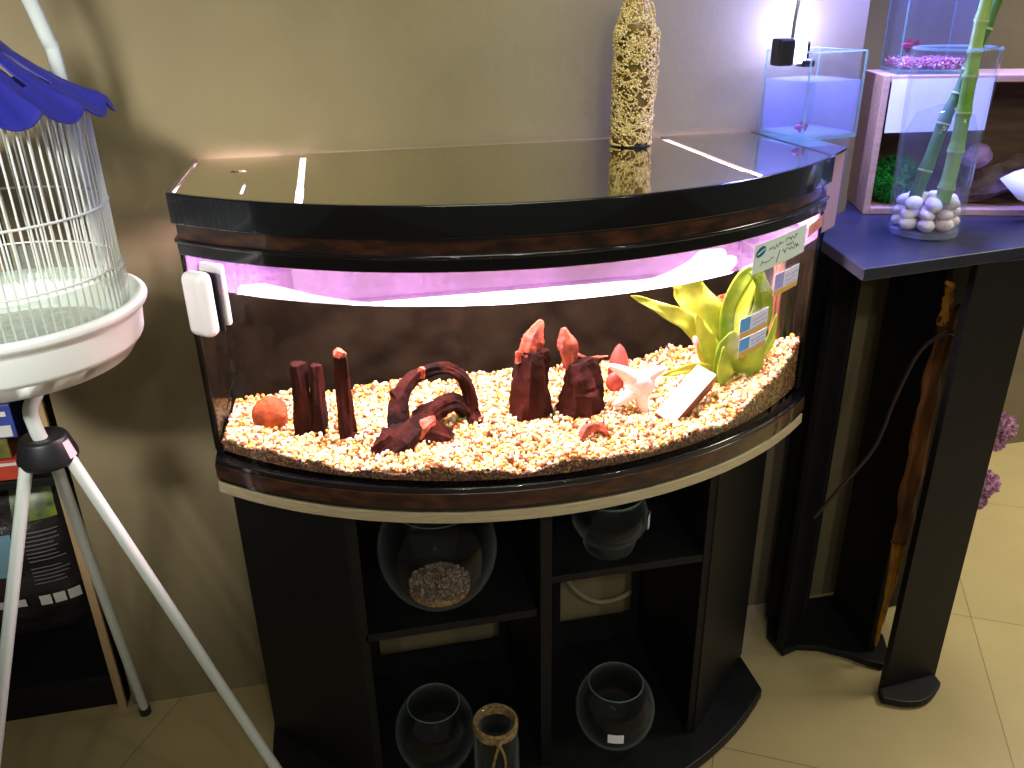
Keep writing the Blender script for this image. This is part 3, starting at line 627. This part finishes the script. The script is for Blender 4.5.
def lab(par, c, r, a0, a1, z0_, z1_, m='paper_white', name='sticker', n=6, prof=None):
    rows = [[(c[0]+(prof(z) if prof else r)*math.cos(a0+(a1-a0)*i/n), c[1]+(prof(z) if prof else r)*math.sin(a0+(a1-a0)*i/n), c[2]+z) for z in (z0_, z1_)] for i in range(n+1)]
    return MB().add(*quad_strip(rows)).build(name, m, par, solid=.0004)
lab(ft, (.445, -.325, .495), .0755, R(-38), R(-24), .066, .096, 'paper_white')
bowl((.085, -.335, .03), .082, .158, .035, .052, 'round glass bowl at cabinet bottom left, beside the twine jar')
b2 = bowl((.462, -.355, .03), .083, .150, .035, .056, 'round glass bowl with a white price sticker at cabinet bottom right')
lab(b2, (.462, -.355, .03), .0845, R(-118), R(-96), .068, .09, 'paper_white')
jr = thing('glass_jar', 'ribbed glass jar tied with twine on the cabinet base board', 'jar', (.193, -.437, .03))
jl = (.193, -.437, .03)
glass_body([(.040, 0), (.044, .004), (.044, .13), (.042, .15), (.036, .163), (.035, .19), (.037, .193)], .003, jr, 'jar_body')
tw = MB()
for k in range(4): tw.tube([(jl[0]+(.039+.001*(k % 2))*math.cos(a), jl[1]+(.039+.001*(k % 2))*math.sin(a), jl[2]+.171+.0055*k+.001*math.sin(3*a+k)) for a in [2*PI*i/36 for i in range(36)]], .0034, 8, closed=True)
tw.build('twine_wrap', 'twine', jr, True)
bw = MB(); kx, ky, kz = jl[0]-.002, jl[1]-.043, jl[2]+.176
bw.ball((kx, ky, kz), (.007, .006, .007), 2)
bw.tube(spline([(kx, ky-.003, kz), (kx-.010, ky-.008, kz-.03), (kx-.016, ky-.007, kz-.07), (kx-.022, ky-.006, kz-.12)], 6), .0026, 7)
bw.tube(spline([(kx, ky-.003, kz), (kx+.008, ky-.009, kz-.025), (kx+.010, ky-.008, kz-.06), (kx+.004, ky-.006, kz-.11)], 6), .0026, 7)
bw.build('twine_knot', 'twine', jr, True)
# ------------------------------------------------------------------ beaded bottle on the hood
BB = (.537, -.098, 1.2215)
bt = thing('beaded_bottle', 'tall bottle wrapped in gold bead strings on the aquarium hood', 'bottle', BB)
MB().lathe([(.001, 0), (.030, 0), (.033, .004), (.033, .19), (.031, .21), (.022, .235), (.017, .25), (.015, .30), (.017, .303), (.017, .31), (.001, .31)], BB, 28).build('bottle_body', 'bottle_core', bt, True)
random.seed(21)
st = MB()
def rb(z): return .0335 if z < .19 else (.0335-(z-.19)*.32 if z < .24 else .0172)
for k in range(230):
    a = random.uniform(0, 2*PI); z = random.uniform(0, .27); pts = []
    da = random.uniform(-.1, .1)
    for i in range(26):
        pts.append((BB[0]+(rb(z)+.002+.002*random.random())*math.cos(a), BB[1]+(rb(z)+.002+.002*random.random())*math.sin(a), BB[2]+max(.003, z)))
        a += da+random.uniform(-.22, .22); z += random.uniform(-.004, .007)
        if z > .27: break
    if len(pts) > 3: st.tube(pts, .0008, 4)
    for p in pts[::1]:
        st.ball(p, random.uniform(.0014, .0026), 1)
for k in range(30):   # loose curls standing off the bottle
    a = random.uniform(-.7, .9); z = random.uniform(.02, .22); pts = []
    for i in range(14):
        rr = rb(z)+.003+.007*math.sin(PI*i/13); pts.append((BB[0]+rr*math.cos(a), BB[1]+rr*math.sin(a), BB[2]+z)); z += random.uniform(-.002, .006); a += random.uniform(-.08, .08)
    st.tube(pts, .0009, 4)
    for p in pts: st.ball(p, .0017, 1)
o = st.build('bead_strings', 'bead', bt, True, 80); o['kind'] = 'stuff'
MB().lathe([(.034, 0), (.035, .002), (.035, .005), (.033, .006)], BB, 28).build('base_ring', 'black_rubber', bt, True)
# ------------------------------------------------------------------ small square tank on the hood
def square_tank(name, label, loc, rz, s, h, t, wz, water, w0=.008):
    k = thing(name, label, 'fish tank', loc, local=True, rz=rz)
    MB().box((0, 0, .004), (s, s, .008)).build('glass_base', 'glass_edge', k, bev=.002)
    for dx, dy, sx, sy in ((0, -s/2+t/2, s, t), (0, s/2-t/2, s, t), (-s/2+t/2, 0, t, s-2*t), (s/2-t/2, 0, t, s-2*t)):
        MB().box((dx, dy, .008+(h-.008)/2), (sx, sy, h-.008)).build('glass_wall', 'tank_glass', k)
    ed = MB()
    for x, y in ((-1, -1), (1, -1), (1, 1), (-1, 1)): ed.tube([(x*(s/2-t/2), y*(s/2-t/2), .008), (x*(s/2-t/2), y*(s/2-t/2), h)], t*.5, 6)
    ed.tube([(x*(s/2-t/2), y*(s/2-t/2), h) for x, y in ((-1, -1), (1, -1), (1, 1), (-1, 1))], t*.5, 6, closed=True)
    ed.build('glass_edge', 'glass_edge', k, True)
    MB().box((0, 0, w0+(wz-w0)/2+.001), (s-2*t-.001, s-2*t-.001, wz-w0-.002)).build('water', water, k)
    return k
T1 = square_tank('betta_tank', 'small square glass tank of bluish water standing on aquarium hood beside clip lamp', (.893, -.094, 1.2215), R(10), .128, .152, .004, .102, 'blue_water')
fish('betta_fish', 'red betta fish at the bottom of the small tank on the hood', 'fish_red', (.853, -.132, 1.242), .030, R(192), 1.1)
cl = thing('clip_lamp', 'black clip lamp with white light and bent metal neck on the small tank', 'lamp', (.845, -.10, 1.36))
MB().box((.806, -.128, 1.374), (.030, .034, .046)).build('clamp', 'black_rubber', cl, bev=.004)
MB().box((.838, -.116, 1.376), (.040, .034, .030)).build('lamp_head', 'black_rubber', cl, bev=.004)
MB().box((.838, -.1345, 1.372), (.022, .004, .036)).build('lamp_lens', 'lamp_white', cl, bev=.001)
MB().box((.854, -.127, 1.354), (.026, .024, .012)).build('lamp_foot', 'black_rubber', cl, bev=.003)
MB().tube(spline([(.826, -.12, 1.385), (.829, -.118, 1.43), (.834, -.115, 1.47), (.842, -.10, 1.56), (.80, -.06, 1.62)], 8), .0032, 8).build('gooseneck', 'led_chrome', cl, True)
# ------------------------------------------------------------------ right hand stand
Z2 = 1.045
sd = thing('black_stand', 'black wooden stand with flat top and curved feet right of aquarium', 'stand', (1.1, -.2, 0))
topp = [(.888, -.207), (.855, -.394), (1.34, -.328), (1.74, -.25), (1.78, .16), (1.2, .20), (1.062, .0), (.985, -.06)]
MB().prism(topp, Z2-.022, Z2).build('top_board', 'stand_top', sd, bev=.002)
MB().panel((.945, -.19), (1.035, -.13), .016, .02, Z2-.022).build('leg_panel', 'black_wood', sd, bev=.001)
MB().panel((1.04, -.13), (.975, -.06), .016, .02, Z2-.022).build('leg_panel', 'black_wood', sd, bev=.001)
MB().panel((1.158, -.245), (1.162, -.075), .016, .02, Z2-.022).build('leg_panel', 'black_wood', sd, bev=.001)
MB().panel((1.109, -.357), (1.252, -.345), .016, .004, Z2-.022).build('leg_panel', 'black_wood', sd, bev=.001)
MB().panel((1.175, -.10), (1.40, -.085), .012, .004, Z2-.022).build('back_panel', 'black_wood', sd, bev=.001)
foot = [(.945, -.197), (.99, -.185), (1.04, -.20), (1.09, -.235), (1.125, -.27), (1.155, -.29), (1.185, -.27), (1.215, -.20), (1.21, -.09), (1.20, -.03), (1.03, -.03), (.97, -.07), (.938, -.13)]
MB().prism(foot, .003, .021).build('base_board', 'black_wood', sd, bev=.004)
foot2 = [(1.088, -.382)]+[(1.088+.16*i/10, -.382-.035*math.sin(PI*i/10)+.012*i/10) for i in range(1, 10)]+[(1.248, -.37), (1.25, -.34), (1.10, -.35)]
MB().prism(foot2, .003, .022).build('curved_foot', 'black_wood', sd, bev=.004)
# crate
CRZ = R(-19.5); CR = (1.077, -.043, Z2)
cr = thing('wooden_crate', 'pale open fronted wooden crate lying on the black stand', 'crate', CR, local=True, rz=CRZ)
CL, CD, CH, ct = .46, .15, .275, .014
MB().box((ct/2, CD/2, CH/2), (ct, CD, CH)).build('end_board', 'crate_wood', cr, bev=.002)
MB().box((CL-ct/2, CD/2, CH/2), (ct, CD, CH)).build('end_board', 'crate_wood', cr, bev=.002)
MB().box((CL/2, CD/2, CH-ct/2), (CL-2*ct, CD, ct)).build('top_board', 'crate_wood', cr, bev=.002)
MB().box((CL/2, CD/2, ct/2), (CL-2*ct, CD, ct)).build('bottom_board', 'crate_wood', cr, bev=.002)
MB().box((CL/2, CD-.004, CH/2), (CL-2*ct, .006, CH-2*ct)).build('back_board', 'crate_back', cr)
def crp(x, y, z): v = Matrix.Rotation(CRZ, 3, 'Z') @ Vector((x, y, z)); return (v.x+CR[0], v.y+CR[1], v.z+CR[2])
pc = thing('paper_sheet', 'blank white sheet of paper hanging over the front of the wooden crate', 'paper', crp(.015, -.004, .17))
MB().add([crp(.016, -.002, .268), crp(.205, -.002, .270), crp(.205, -.004, .172), crp(.016, -.004, .166)], [(0, 1, 2, 3)]).build('sheet', 'paper_white', pc, solid=.0008)
ms = MB().ball((0, 0, 0), .046, 4, .08, 3)
random.seed(9)
for i in range(1500):
    d = Vector((random.gauss(0, 1), random.gauss(0, 1), random.gauss(0, 1))).normalized(); a = d.orthogonal().normalized(); a = Quaternion(d, random.uniform(0, 6.28)) @ a; b = d.cross(a)
    o = d*.044; e = (d+a*random.uniform(-.5, .5)).normalized()*.010
    ms.add([o-b*.0022, o+e*.5-b*.003+a*.001, o+e, o+e*.5+b*.003-a*.001], [(0, 1, 2, 3)])
mo = ms.build('moss_ball', 'moss', None); mo.location = crp(.072, .062, .060)
tag(mo, 'round bright green moss ball inside the left end of the crate', 'moss ball')
dw = wood(MB(), [crp(.19, .07, .03), crp(.25, .06, .05), crp(.33, .075, .075), crp(.42, .08, .07)], [.012, .03, .034, .02], seed=41, rough=.35)
wood(dw, [crp(.22, .05, .05), crp(.21, .045, .09), crp(.25, .06, .12)], [.014, .012, .006], seed=42)
tag(dw.build('driftwood_branch', 'driftwood_pale', None, True, 60), 'knotty pale driftwood lying inside the right half of the crate', 'driftwood')
am = MB().ball(crp(.215, .035, .115), (.034, .024, .024), 3, .10, 7)
tag(am.build('purple_stone', 'amethyst', None, True, 50), 'lumpy pale purple stone on the driftwood inside the crate', 'stone')
MB_t = MB().box(crp(.385, .128, .175), (.045, .004, .05), Matrix.Rotation(CRZ, 3, 'Z'))
tag(MB_t.build('plaque', 'dark_tag', None, bev=.001), 'small dark square plaque on the back board of crate', 'plaque')
# paper leaflet on the right
lf = thing('paper_leaflet', 'curled white leaflet leaning against the crate at the right edge', 'leaflet', (1.33, -.19, Z2))
rows = []
for i in range(11):
    t = i/10; x = 1.285+.17*t
    rows.append([(x+.02*math.sin(t*3), -.165-.02*math.sin(PI*t), Z2+.085+.03*math.sin(PI*min(1, t*1.6))*(1-t)-.0*t), (x+.03-.01*math.sin(t*4), -.19-.05*t-.02*math.sin(PI*t), Z2+.055-.053*min(1, .15+t*1.1))])
MB().add(*quad_strip(rows)).build('sheet', 'paper_white', lf, True, solid=.001)
rc_ = MB().ball((1.44, -.13, Z2+.05), (.03, .03, .05), 3, .06, 4)
tag(rc_.build('cloth_flower', 'rose_cloth', None, True), 'soft pink cloth flower behind the curled leaflet', 'flower')
# second betta tank on the crate
T2 = square_tank('betta_tank', 'tall clear glass fish tank with pink gravel standing on top of the crate', crp(.092, .078, CH), CRZ, .132, .30, .004, .17, 'clear_water', .03)
random.seed(33)
pg = MB()
for i in range(700):
    pg.ball((random.uniform(-.059, .059), random.uniform(-.059, .059), random.uniform(.011, .027)), random.uniform(.002, .0036), 1, .2, i)
pgm = pebbles_mat('pink_gravel', [(0, L(232, 150, 160)), (.4, L(214, 110, 124)), (.75, L(240, 196, 196))])
o = pg.build('tank_gravel', pgm, None, True, 80); o.location = crp(.092, .078, CH); o.rotation_euler = (0, 0, CRZ); tag(o, 'layer of pink gravel in the tall tank on the crate', 'gravel', kind='stuff')
x, y, z = crp(.040, .030, CH+.052); fish('betta_fish', 'red betta fish in the tall tank on top of the crate', 'fish_red', (x, y, z), .036, R(170), 1.2)
# bamboo vase
VB = (1.096, -.212, Z2)
vs_ = thing('glass_vase', 'tall clear cylinder vase of water holding bamboo on the black stand', 'vase', VB)
glass_body([(.061, 0), (.064, .004), (.064, .012), (.0645, .012), (.073, .332)], .004, vs_, 'vase_body', 'vase_glass')
MB().tube([(VB[0]+.0715*math.cos(a), VB[1]+.0715*math.sin(a), VB[2]+.332) for a in [2*PI*i/48 for i in range(48)]], .0022, 8, closed=True).build('rim', 'glass_edge', vs_, True)
MB().lathe([(.001, .002), (.060, .002), (.061, .012), (.001, .012)], VB, 40).build('glass_foot', 'foot_glass', vs_, True)
MB().lathe([(.001, .013), (.0595, .013), (.066, .238), (.001, .238)], VB, 40).build('water', 'clear_water', vs_, True, 30)
random.seed(14)
proto = MB().ball((0, 0, 0), (.018, .014, .012), 3, .03, 5).build('pebble', 'pebble_white', None, True, 80)
spots = []
for zl, n, rr in ((.025, 8, .043), (.025, 3, .016), (.044, 8, .042), (.045, 3, .017), (.063, 7, .040), (.066, 3, .014)):
    for i in range(n):
        a = 2*PI*i/n+zl*40; spots.append((VB[0]+rr*math.cos(a), VB[1]+rr*math.sin(a), VB[2]+zl, a))
for i, (x, y, z, a) in enumerate(spots):
    o = proto if i == 0 else proto.copy()
    if i: COL.objects.link(o)
    o.location = (x, y, z); o.rotation_euler = (random.uniform(-.4, .4), random.uniform(-.4, .4), a); s = random.uniform(.9, 1.12); o.scale = (s, s, s)
    tag(o, 'white and pink pebble in the heap at the bottom of the bamboo vase', 'pebble', 'pebbles in the bamboo vase')
def bamboo(label, pts, r0, r1, m, nodes):
    P = spline(pts, 12); n = len(P); b = thing('bamboo_stalk', label, 'bamboo', pts[0])
    rr = []
    for i in range(n):
        t = i/(n-1); r = r0+(r1-r0)*t; d = min(abs(t-k) for k in nodes); rr.append(r*(1+.16*math.exp(-(d/.018)**2)))
    MB().tube(P, rr, 16).build('stalk', m, b, True, 60)
    for k in nodes:
        i = int(k*(n-1)); t = (P[min(i+1, n-1)]-P[max(i-1, 0)]).normalized(); r = (r0+(r1-r0)*k)*1.19
        MB().tube([P[i]-t*.0018, P[i]+t*.0018], r, 16).build('node_ring', 'bamboo_node', b, True)
bamboo('green bamboo stalk leaning left at its foot in the glass vase', [(1.066, -.21, Z2+.066), (1.086, -.21, Z2+.15), (1.102, -.21, Z2+.218), (1.120, -.21, Z2+.26), (1.128, -.212, Z2+.30), (1.144, -.215, Z2+.37), (1.160, -.22, Z2+.46)], .0115, .0095, 'bamboo_dark', [.12, .3, .48, .66, .82])
bamboo('green bamboo stalk standing nearly upright at the right in the glass vase', [(1.096, -.25, Z2+.066), (1.101, -.25, Z2+.12), (1.104, -.25, Z2+.19), (1.103, -.25, Z2+.263), (1.102, -.25, Z2+.32), (1.100, -.252, Z2+.37), (1.106, -.255, Z2+.46)], .0135, .0095, 'bamboo', [.1, .27, .42, .57, .7, .85])
# bark strip, cable and flowers under the stand
bk = thing('bark_strip', 'long strip of orange brown bark standing upright under the black stand', 'bark', (1.15, -.268, .03))
def ribbon(pts, widths, th, seed):
    P = spline(pts, 10); n = len(P); rows = []
    for i, p in enumerate(P):
        t = i/(n-1)*(len(widths)-1); a = int(min(t, len(widths)-2)); wd = widths[a]+(widths[a+1]-widths[a])*(t-a)
        row = []
        for j in range(7):
            s = (j-3)/3; row.append((p.x+s*wd+.004*(nrm(i, seed+(j > 3))-.5)*abs(s)*1.6, p.y-.010*(1-s*s)+.003*math.sin(i*.9+j), p.z))
        rows.append(row)
    return MB().add(*quad_strip(rows))
ribbon([(1.147, -.268, .915), (1.138, -.268, .75), (1.140, -.268, .55), (1.143, -.268, .36)], [.016, .02, .022, .018], .004, 2).build('bark_slab', 'bark', bk, True, solid=.005)
ribbon([(1.132, -.268, .965), (1.134, -.268, .92), (1.138, -.266, .87)], [.002, .008, .011], .004, 5).build('split_tip', 'bark_pale', bk, True, solid=.004)
fr_ = MB()
for k, (x0, x1, zt, zb) in enumerate(((1.130, 1.140, .40, .06), (1.142, 1.144, .40, .12), (1.154, 1.150, .38, .20), (1.136, 1.138, .5, .10))):
    fr_.tube(spline([(x0, -.268, zt), ((x0+x1)/2+.004, -.27, (zt+zb)/2), (x1, -.268, zb)], 6), [.006]*7+[.0045]*5+[.002], 6)
fr_.build('fringe', 'bark_pale', bk, True)
cbx = MB().tube(spline([(1.17, -.285, .83), (1.13, -.30, .87), (1.085, -.285, .83), (1.07, -.26, .72), (1.05, -.25, .60), (.99, -.24, .50), (.955, -.22, .42)], 8), .004, 7)
tag(cbx.build('cable', 'cable', None, True), 'dark brown cable looping from the bark strip under the stand', 'cable')
def pompom(c, r, m, seed, par, name='flower_head'):
    random.seed(seed); o = MB().ball(c, r*.82, 3, .05, seed)
    for i in range(220):
        d = Vector((random.gauss(0, 1), random.gauss(0, 1), random.gauss(0, 1))).normalized(); a = Quaternion(d, random.uniform(0, 6.28)) @ d.orthogonal().normalized(); b = d.cross(a)
        q0 = Vector(c)+d*r*.75; o.add([q0-a*r*.10, q0+d*r*.18-a*r*.13+b*r*.03, q0+d*r*.28, q0+d*r*.18+a*r*.13-b*r*.03, q0+a*r*.10], [(0, 1, 2, 3, 4)])
    return o.build(name, m, par)
fl = thing('artificial_flowers', 'pink pompom flower garland hanging behind the right leg of black stand', 'flowers', (1.36, -.24, .45))
for k, (c, r) in enumerate((((1.352, -.25, .612), .033), ((1.345, -.25, .578), .024), ((1.345, -.25, .47), .034), ((1.335, -.25, .43), .024))): pompom(c, r, 'petal', 50+k, fl)
MB().tube(spline([(1.345, -.245, .63), (1.348, -.245, .60), (1.34, -.25, .52), (1.338, -.25, .45)], 6), .004, 6).build('stem', 'stem_green', fl, True)
f2 = thing('artificial_flowers', 'dusky purple dried flower bunch tucked behind the bark strip', 'flowers', (1.195, -.29, .3))
for k, (c, r) in enumerate((((1.20, -.285, .375), .017), ((1.195, -.285, .33), .018), ((1.21, -.285, .30), .015), ((1.19, -.285, .27), .015))): pompom(c, r, 'petal_dark', 60+k, f2)
MB().tube([(1.2, -.28, .46), (1.195, -.28, .30)], .003, 6).build('stem', 'petal_dark', f2)
# ------------------------------------------------------------------ bird cage and its stand
CC = (-.472, -.365)
bs = thing('cage_stand', 'white tripod stand with black hub holding up the bird cage', 'stand', (CC[0], CC[1], 0))
ft_ = []
for k in range(3):
    a = math.atan2(-.03+.365, -.549+.472)+k*2*PI/3
    dx, dy = math.cos(a), math.sin(a); e = (CC[0]+.34*dx, CC[1]+.34*dy, .012)
    lg_ = MB().tube([(CC[0]+.030*dx, CC[1]+.030*dy, .855), e], .0095, 14).build('leg', 'white_metal', bs, True)
    MB().tube([(CC[0]+.335*dx, CC[1]+.335*dy, .024), (CC[0]+.342*dx, CC[1]+.342*dy, 0.001)], [.012, .0125], 14).build('rubber_foot', 'black_rubber', lg_, True)
MB().lathe([(.001, .836), (.038, .836), (.0425, .841), (.043, .848), (.034, .879), (.030, .882), (.018, .880), (.001, .880)], (CC[0], CC[1], 0), 32).build('hub', 'black_rubber', bs, True, 30)
hs = lab(bs, (CC[0], CC[1], 0), .052, R(-30), R(-8), .848, .874, 'sticker_pink', 'hub_label', prof=lambda z: .0435-.0085*(z-.848)/.028)
ph = R(63); px_, py_ = math.cos(ph), math.sin(ph)
def pol(r, z): return (CC[0]+r*px_, CC[1]+r*py_, z)
MB().tube(spline([pol(0, .86), pol(-.008, .90), pol(-.004, .935), pol(.05, .965), (pol(.15, .975)), pol(.195, 1.02), pol(.200, 1.12), pol(.198, 1.38), pol(.190, 1.43), pol(.165, 1.50), pol(.12, 1.57), pol(.06, 1.61), pol(.012, 1.60), pol(0, 1.57)], 8), .0105, 14).build('pole', 'white_metal', bs, True)
cg = thing('bird_cage', 'round white wire bird cage with blue roof at the left edge', 'bird cage', (CC[0], CC[1], 1.0))
def cyl(prof, n=72, fr=None, **k): return MB().lathe(prof, (CC[0], CC[1], 0), n, fr=fr, **k)
cyl([(.001, 1.0), (.142, 1.0), (.150, 1.004), (.164, 1.024), (.168, 1.026), (.171, 1.034), (.175, 1.072), (.183, 1.076), (.185, 1.084), (.183, 1.091), (.172, 1.091), (.168, 1.086), (.160, 1.03), (.001, 1.028)]).build('tray', 'white_plastic', cg, True, 35)
cyl([(.161, 1.078), (.1645, 1.13), (.1665, 1.132), (.1630, 1.133), (.159, 1.078)]).build('seed_guard', 'plastic_clear', cg, True, 50)
cyl([(.001, 1.031), (.158, 1.031)]).build('seed_litter', 'seed', cg)
wr = MB(); RW = .158
for i in range(84):
    a = 2*PI*i/84; wr.tube([(CC[0]+RW*math.cos(a), CC[1]+RW*math.sin(a), 1.075), (CC[0]+RW*math.cos(a), CC[1]+RW*math.sin(a), 1.35)], .0014, 6)
wr.build('wire_bars', 'wire_white', cg, True)
for z, r in ((1.222, .0018), (1.138, .0014), (1.35, .0025)):
    MB().tube([(CC[0]+(RW+.001)*math.cos(a), CC[1]+(RW+.001)*math.sin(a), z) for a in [2*PI*i/72 for i in range(72)]], r, 6, closed=True).build('wire_ring', 'wire_white', cg, True)
dr = MB(); dpts = [(CC[0]+(RW+.004)*math.cos(a), CC[1]+(RW+.004)*math.sin(a), z) for a, z in ((R(-62), 1.215), (R(-40), 1.215), (R(-40), 1.135), (R(-62), 1.135))]
# scalloped pagoda roof with slots
def roof():
    prof = [(.190, 1.352), (.178, 1.358), (.160, 1.366), (.135, 1.380), (.110, 1.397), (.085, 1.418), (.060, 1.447), (.038, 1.482), (.020, 1.520), (.012, 1.545)]
    n = 144; vs = []; fs = []
    for i, (r, z) in enumerate(prof):
        for j in range(n):
            a = 2*PI*j/n; e = max(0, 1-i/3); sc = abs(math.sin(a*9))
            rib = .0028*math.cos(a*36)*(1 if i > 0 else 0)*max(0, 1-i/9)
            vs.append((CC[0]+(r*(1+.03*e*(sc-.5)))*math.cos(a), CC[1]+(r*(1+.03*e*(sc-.5)))*math.sin(a), z+rib-.016*e*(sc-.2)))
    for i in range(len(prof)-1):
        for j in range(n):
            if i in (3, 4) and j % 8 in (3, 4): continue     # ventilation slots
            fs.append((i*n+j, i*n+(j+1) % n, (i+1)*n+(j+1) % n, (i+1)*n+j))
    fs.append(tuple((len(prof)-1)*n+j for j in range(n)))
    return MB().add(vs, fs)
roof().build('roof', 'blue_plastic', cg, True, 50, solid=.003)
MB().tube([(CC[0]+.012*math.cos(a)*px_, CC[1]+.012*math.cos(a)*py_, 1.556+.014*math.sin(a)) for a in [2*PI*i/20 for i in range(20)]], .002, 6, closed=True).build('hanging_ring', 'wire_white', cg, True)
# ------------------------------------------------------------------ shelf in the alcove on the left
su = thing('shelf_unit', 'dark shelf unit with a pale wood front edge behind the cage stand', 'shelf', (-.9, .15, 0))
MB().box((-.603, .15, .55), (.018, .30, 1.1)).build('side_panel', 'black_wood', su)
MB().box((-.6015, -.004, .55), (.017, .010, 1.1)).build('front_edge', 'edge_wood', su, bev=.001)['label'] = 'pale wood edge strip'
MB().box((-1.15, .15, .085), (1.08, .30, .022)).build('shelf_board', 'black_wood', su, bev=.001)
MB().box((-1.15, .02, .037), (1.08, .018, .072)).build('kick_board', 'black_wood', su)
MB().box((-1.15, .16, .595), (1.08, .28, .018)).build('shelf_board', 'black_wood', su, bev=.001)
MB().box((-1.15, .29, .6), (1.08, .008, 1.0)).build('back_board', 'black_wood', su)
bg = thing('substrate_bag', 'shiny black printed bag of substrate standing on the lower shelf', 'bag', (-.82, .16, .097))
rows = []
for i in range(25):
    v = i/24; row = []
    for j in range(33):
        a = 2*PI*j/32; sx = .185*(1-.10*(2*v-1)**4); dp = .075*(1-abs(2*v-1)**3.2)+.008
        cxx = math.copysign(abs(math.cos(a))**.55, math.cos(a))*sx; cy2 = math.copysign(abs(math.sin(a))**.75, math.sin(a))*dp
        wob = .005*math.sin(v*23+a*3)+.004*math.sin(v*41-a*5)
        row.append((-.832+cxx+wob+.0*v, .185+cy2+wob, .10+.455*v))
    rows.append(row)
b_ = MB().add(*quad_strip(rows)); b_.build('bag_body', 'bag_black', bg, True, 60)
def bagf(u, v): # front surface point; u in -1..1 across, v 0..1 up
    dp = .075*(1-abs(2*v-1)**3.2)+.008; sx = .185*(1-.10*(2*v-1)**4); a = -math.acos(math.copysign(abs(u)**(1/.55), u))
    wob = .005*math.sin(v*23+a*3)+.004*math.sin(v*41-a*5)
    return (-.832+u*sx, .185-abs(math.sin(a))**.75*dp-.007, .10+.455*v)
def patch(u0, u1, v0, v1, m, name, n=6):
    rows = [[bagf(u0+(u1-u0)*i/n, v0+(v1-v0)*j/n) for j in range(n+1)] for i in range(n+1)]
    return MB().add(*quad_strip(rows)).build(name, m, bg, True)
patch(-.9, .25, .82, .97, 'bag_blue', 'printed_picture'); patch(.40, .86, .78, .95, 'bag_print', 'printed_picture')
patch(-.1, .34, .50, .73, 'bag_panel', 'printed_panel')
tx = MB()
for k in range(13):
    v = .72-.022*k-(0 if k < 8 else .02); rows = [[bagf(.46+(.40-.1*nrm(k, 3))*i/8, v+.006*j) for j in (0, 1)] for i in range(9)]
    tx.add(*quad_strip(rows))
tx.build('printed_text', 'print_grey', bg)
for k in range(3): patch(.45+.155*k, .575+.155*k, .305, .365, 'print_white', 'pictogram', 3)
patch(-.2, .3, .315, .36, 'print_white', 'barcode_strip', 4)
# packets on the upper shelf
def packet(label, c, size, m, rz=0):
    p = thing('packet', label, 'packet', (c[0], c[1], c[2]-size[2]/2), 'boxed goods on the left shelf')
    MB().box(c, size, Matrix.Rotation(rz, 3, 'Z')).build('carton', m, p, bev=.002); return p
pA = packet('orange and red flat carton lowest in the stack on the shelf', (-.775, .115, .628), (.215, .18, .044), 'box_orange')
MB().box((-.775, .024, .642), (.20, .002, .006)).build('printed_stripe', 'print_white', pA)
pB = packet('green and brown carton in the middle of the shelf stack', (-.79, .118, .674), (.20, .17, .046), 'box_green')
pC = packet('blue carton with a white panel on top of the shelf stack', (-.775, .115, .735), (.22, .18, .072), 'box_blue')
MB().box((-.69, .0245, .715), (.036, .002, .024)).build('white_panel', 'print_white', pC); MB().box((-.745, .0245, .752), (.05, .002, .02)).build('red_panel', 'red_print', pC)
MB().box((-.69, .0245, .752), (.03, .002, .01)).build('print_line', 'print_white', pC)
for o in list(bpy.data.objects):
    if '_local' in o: del o['_local']
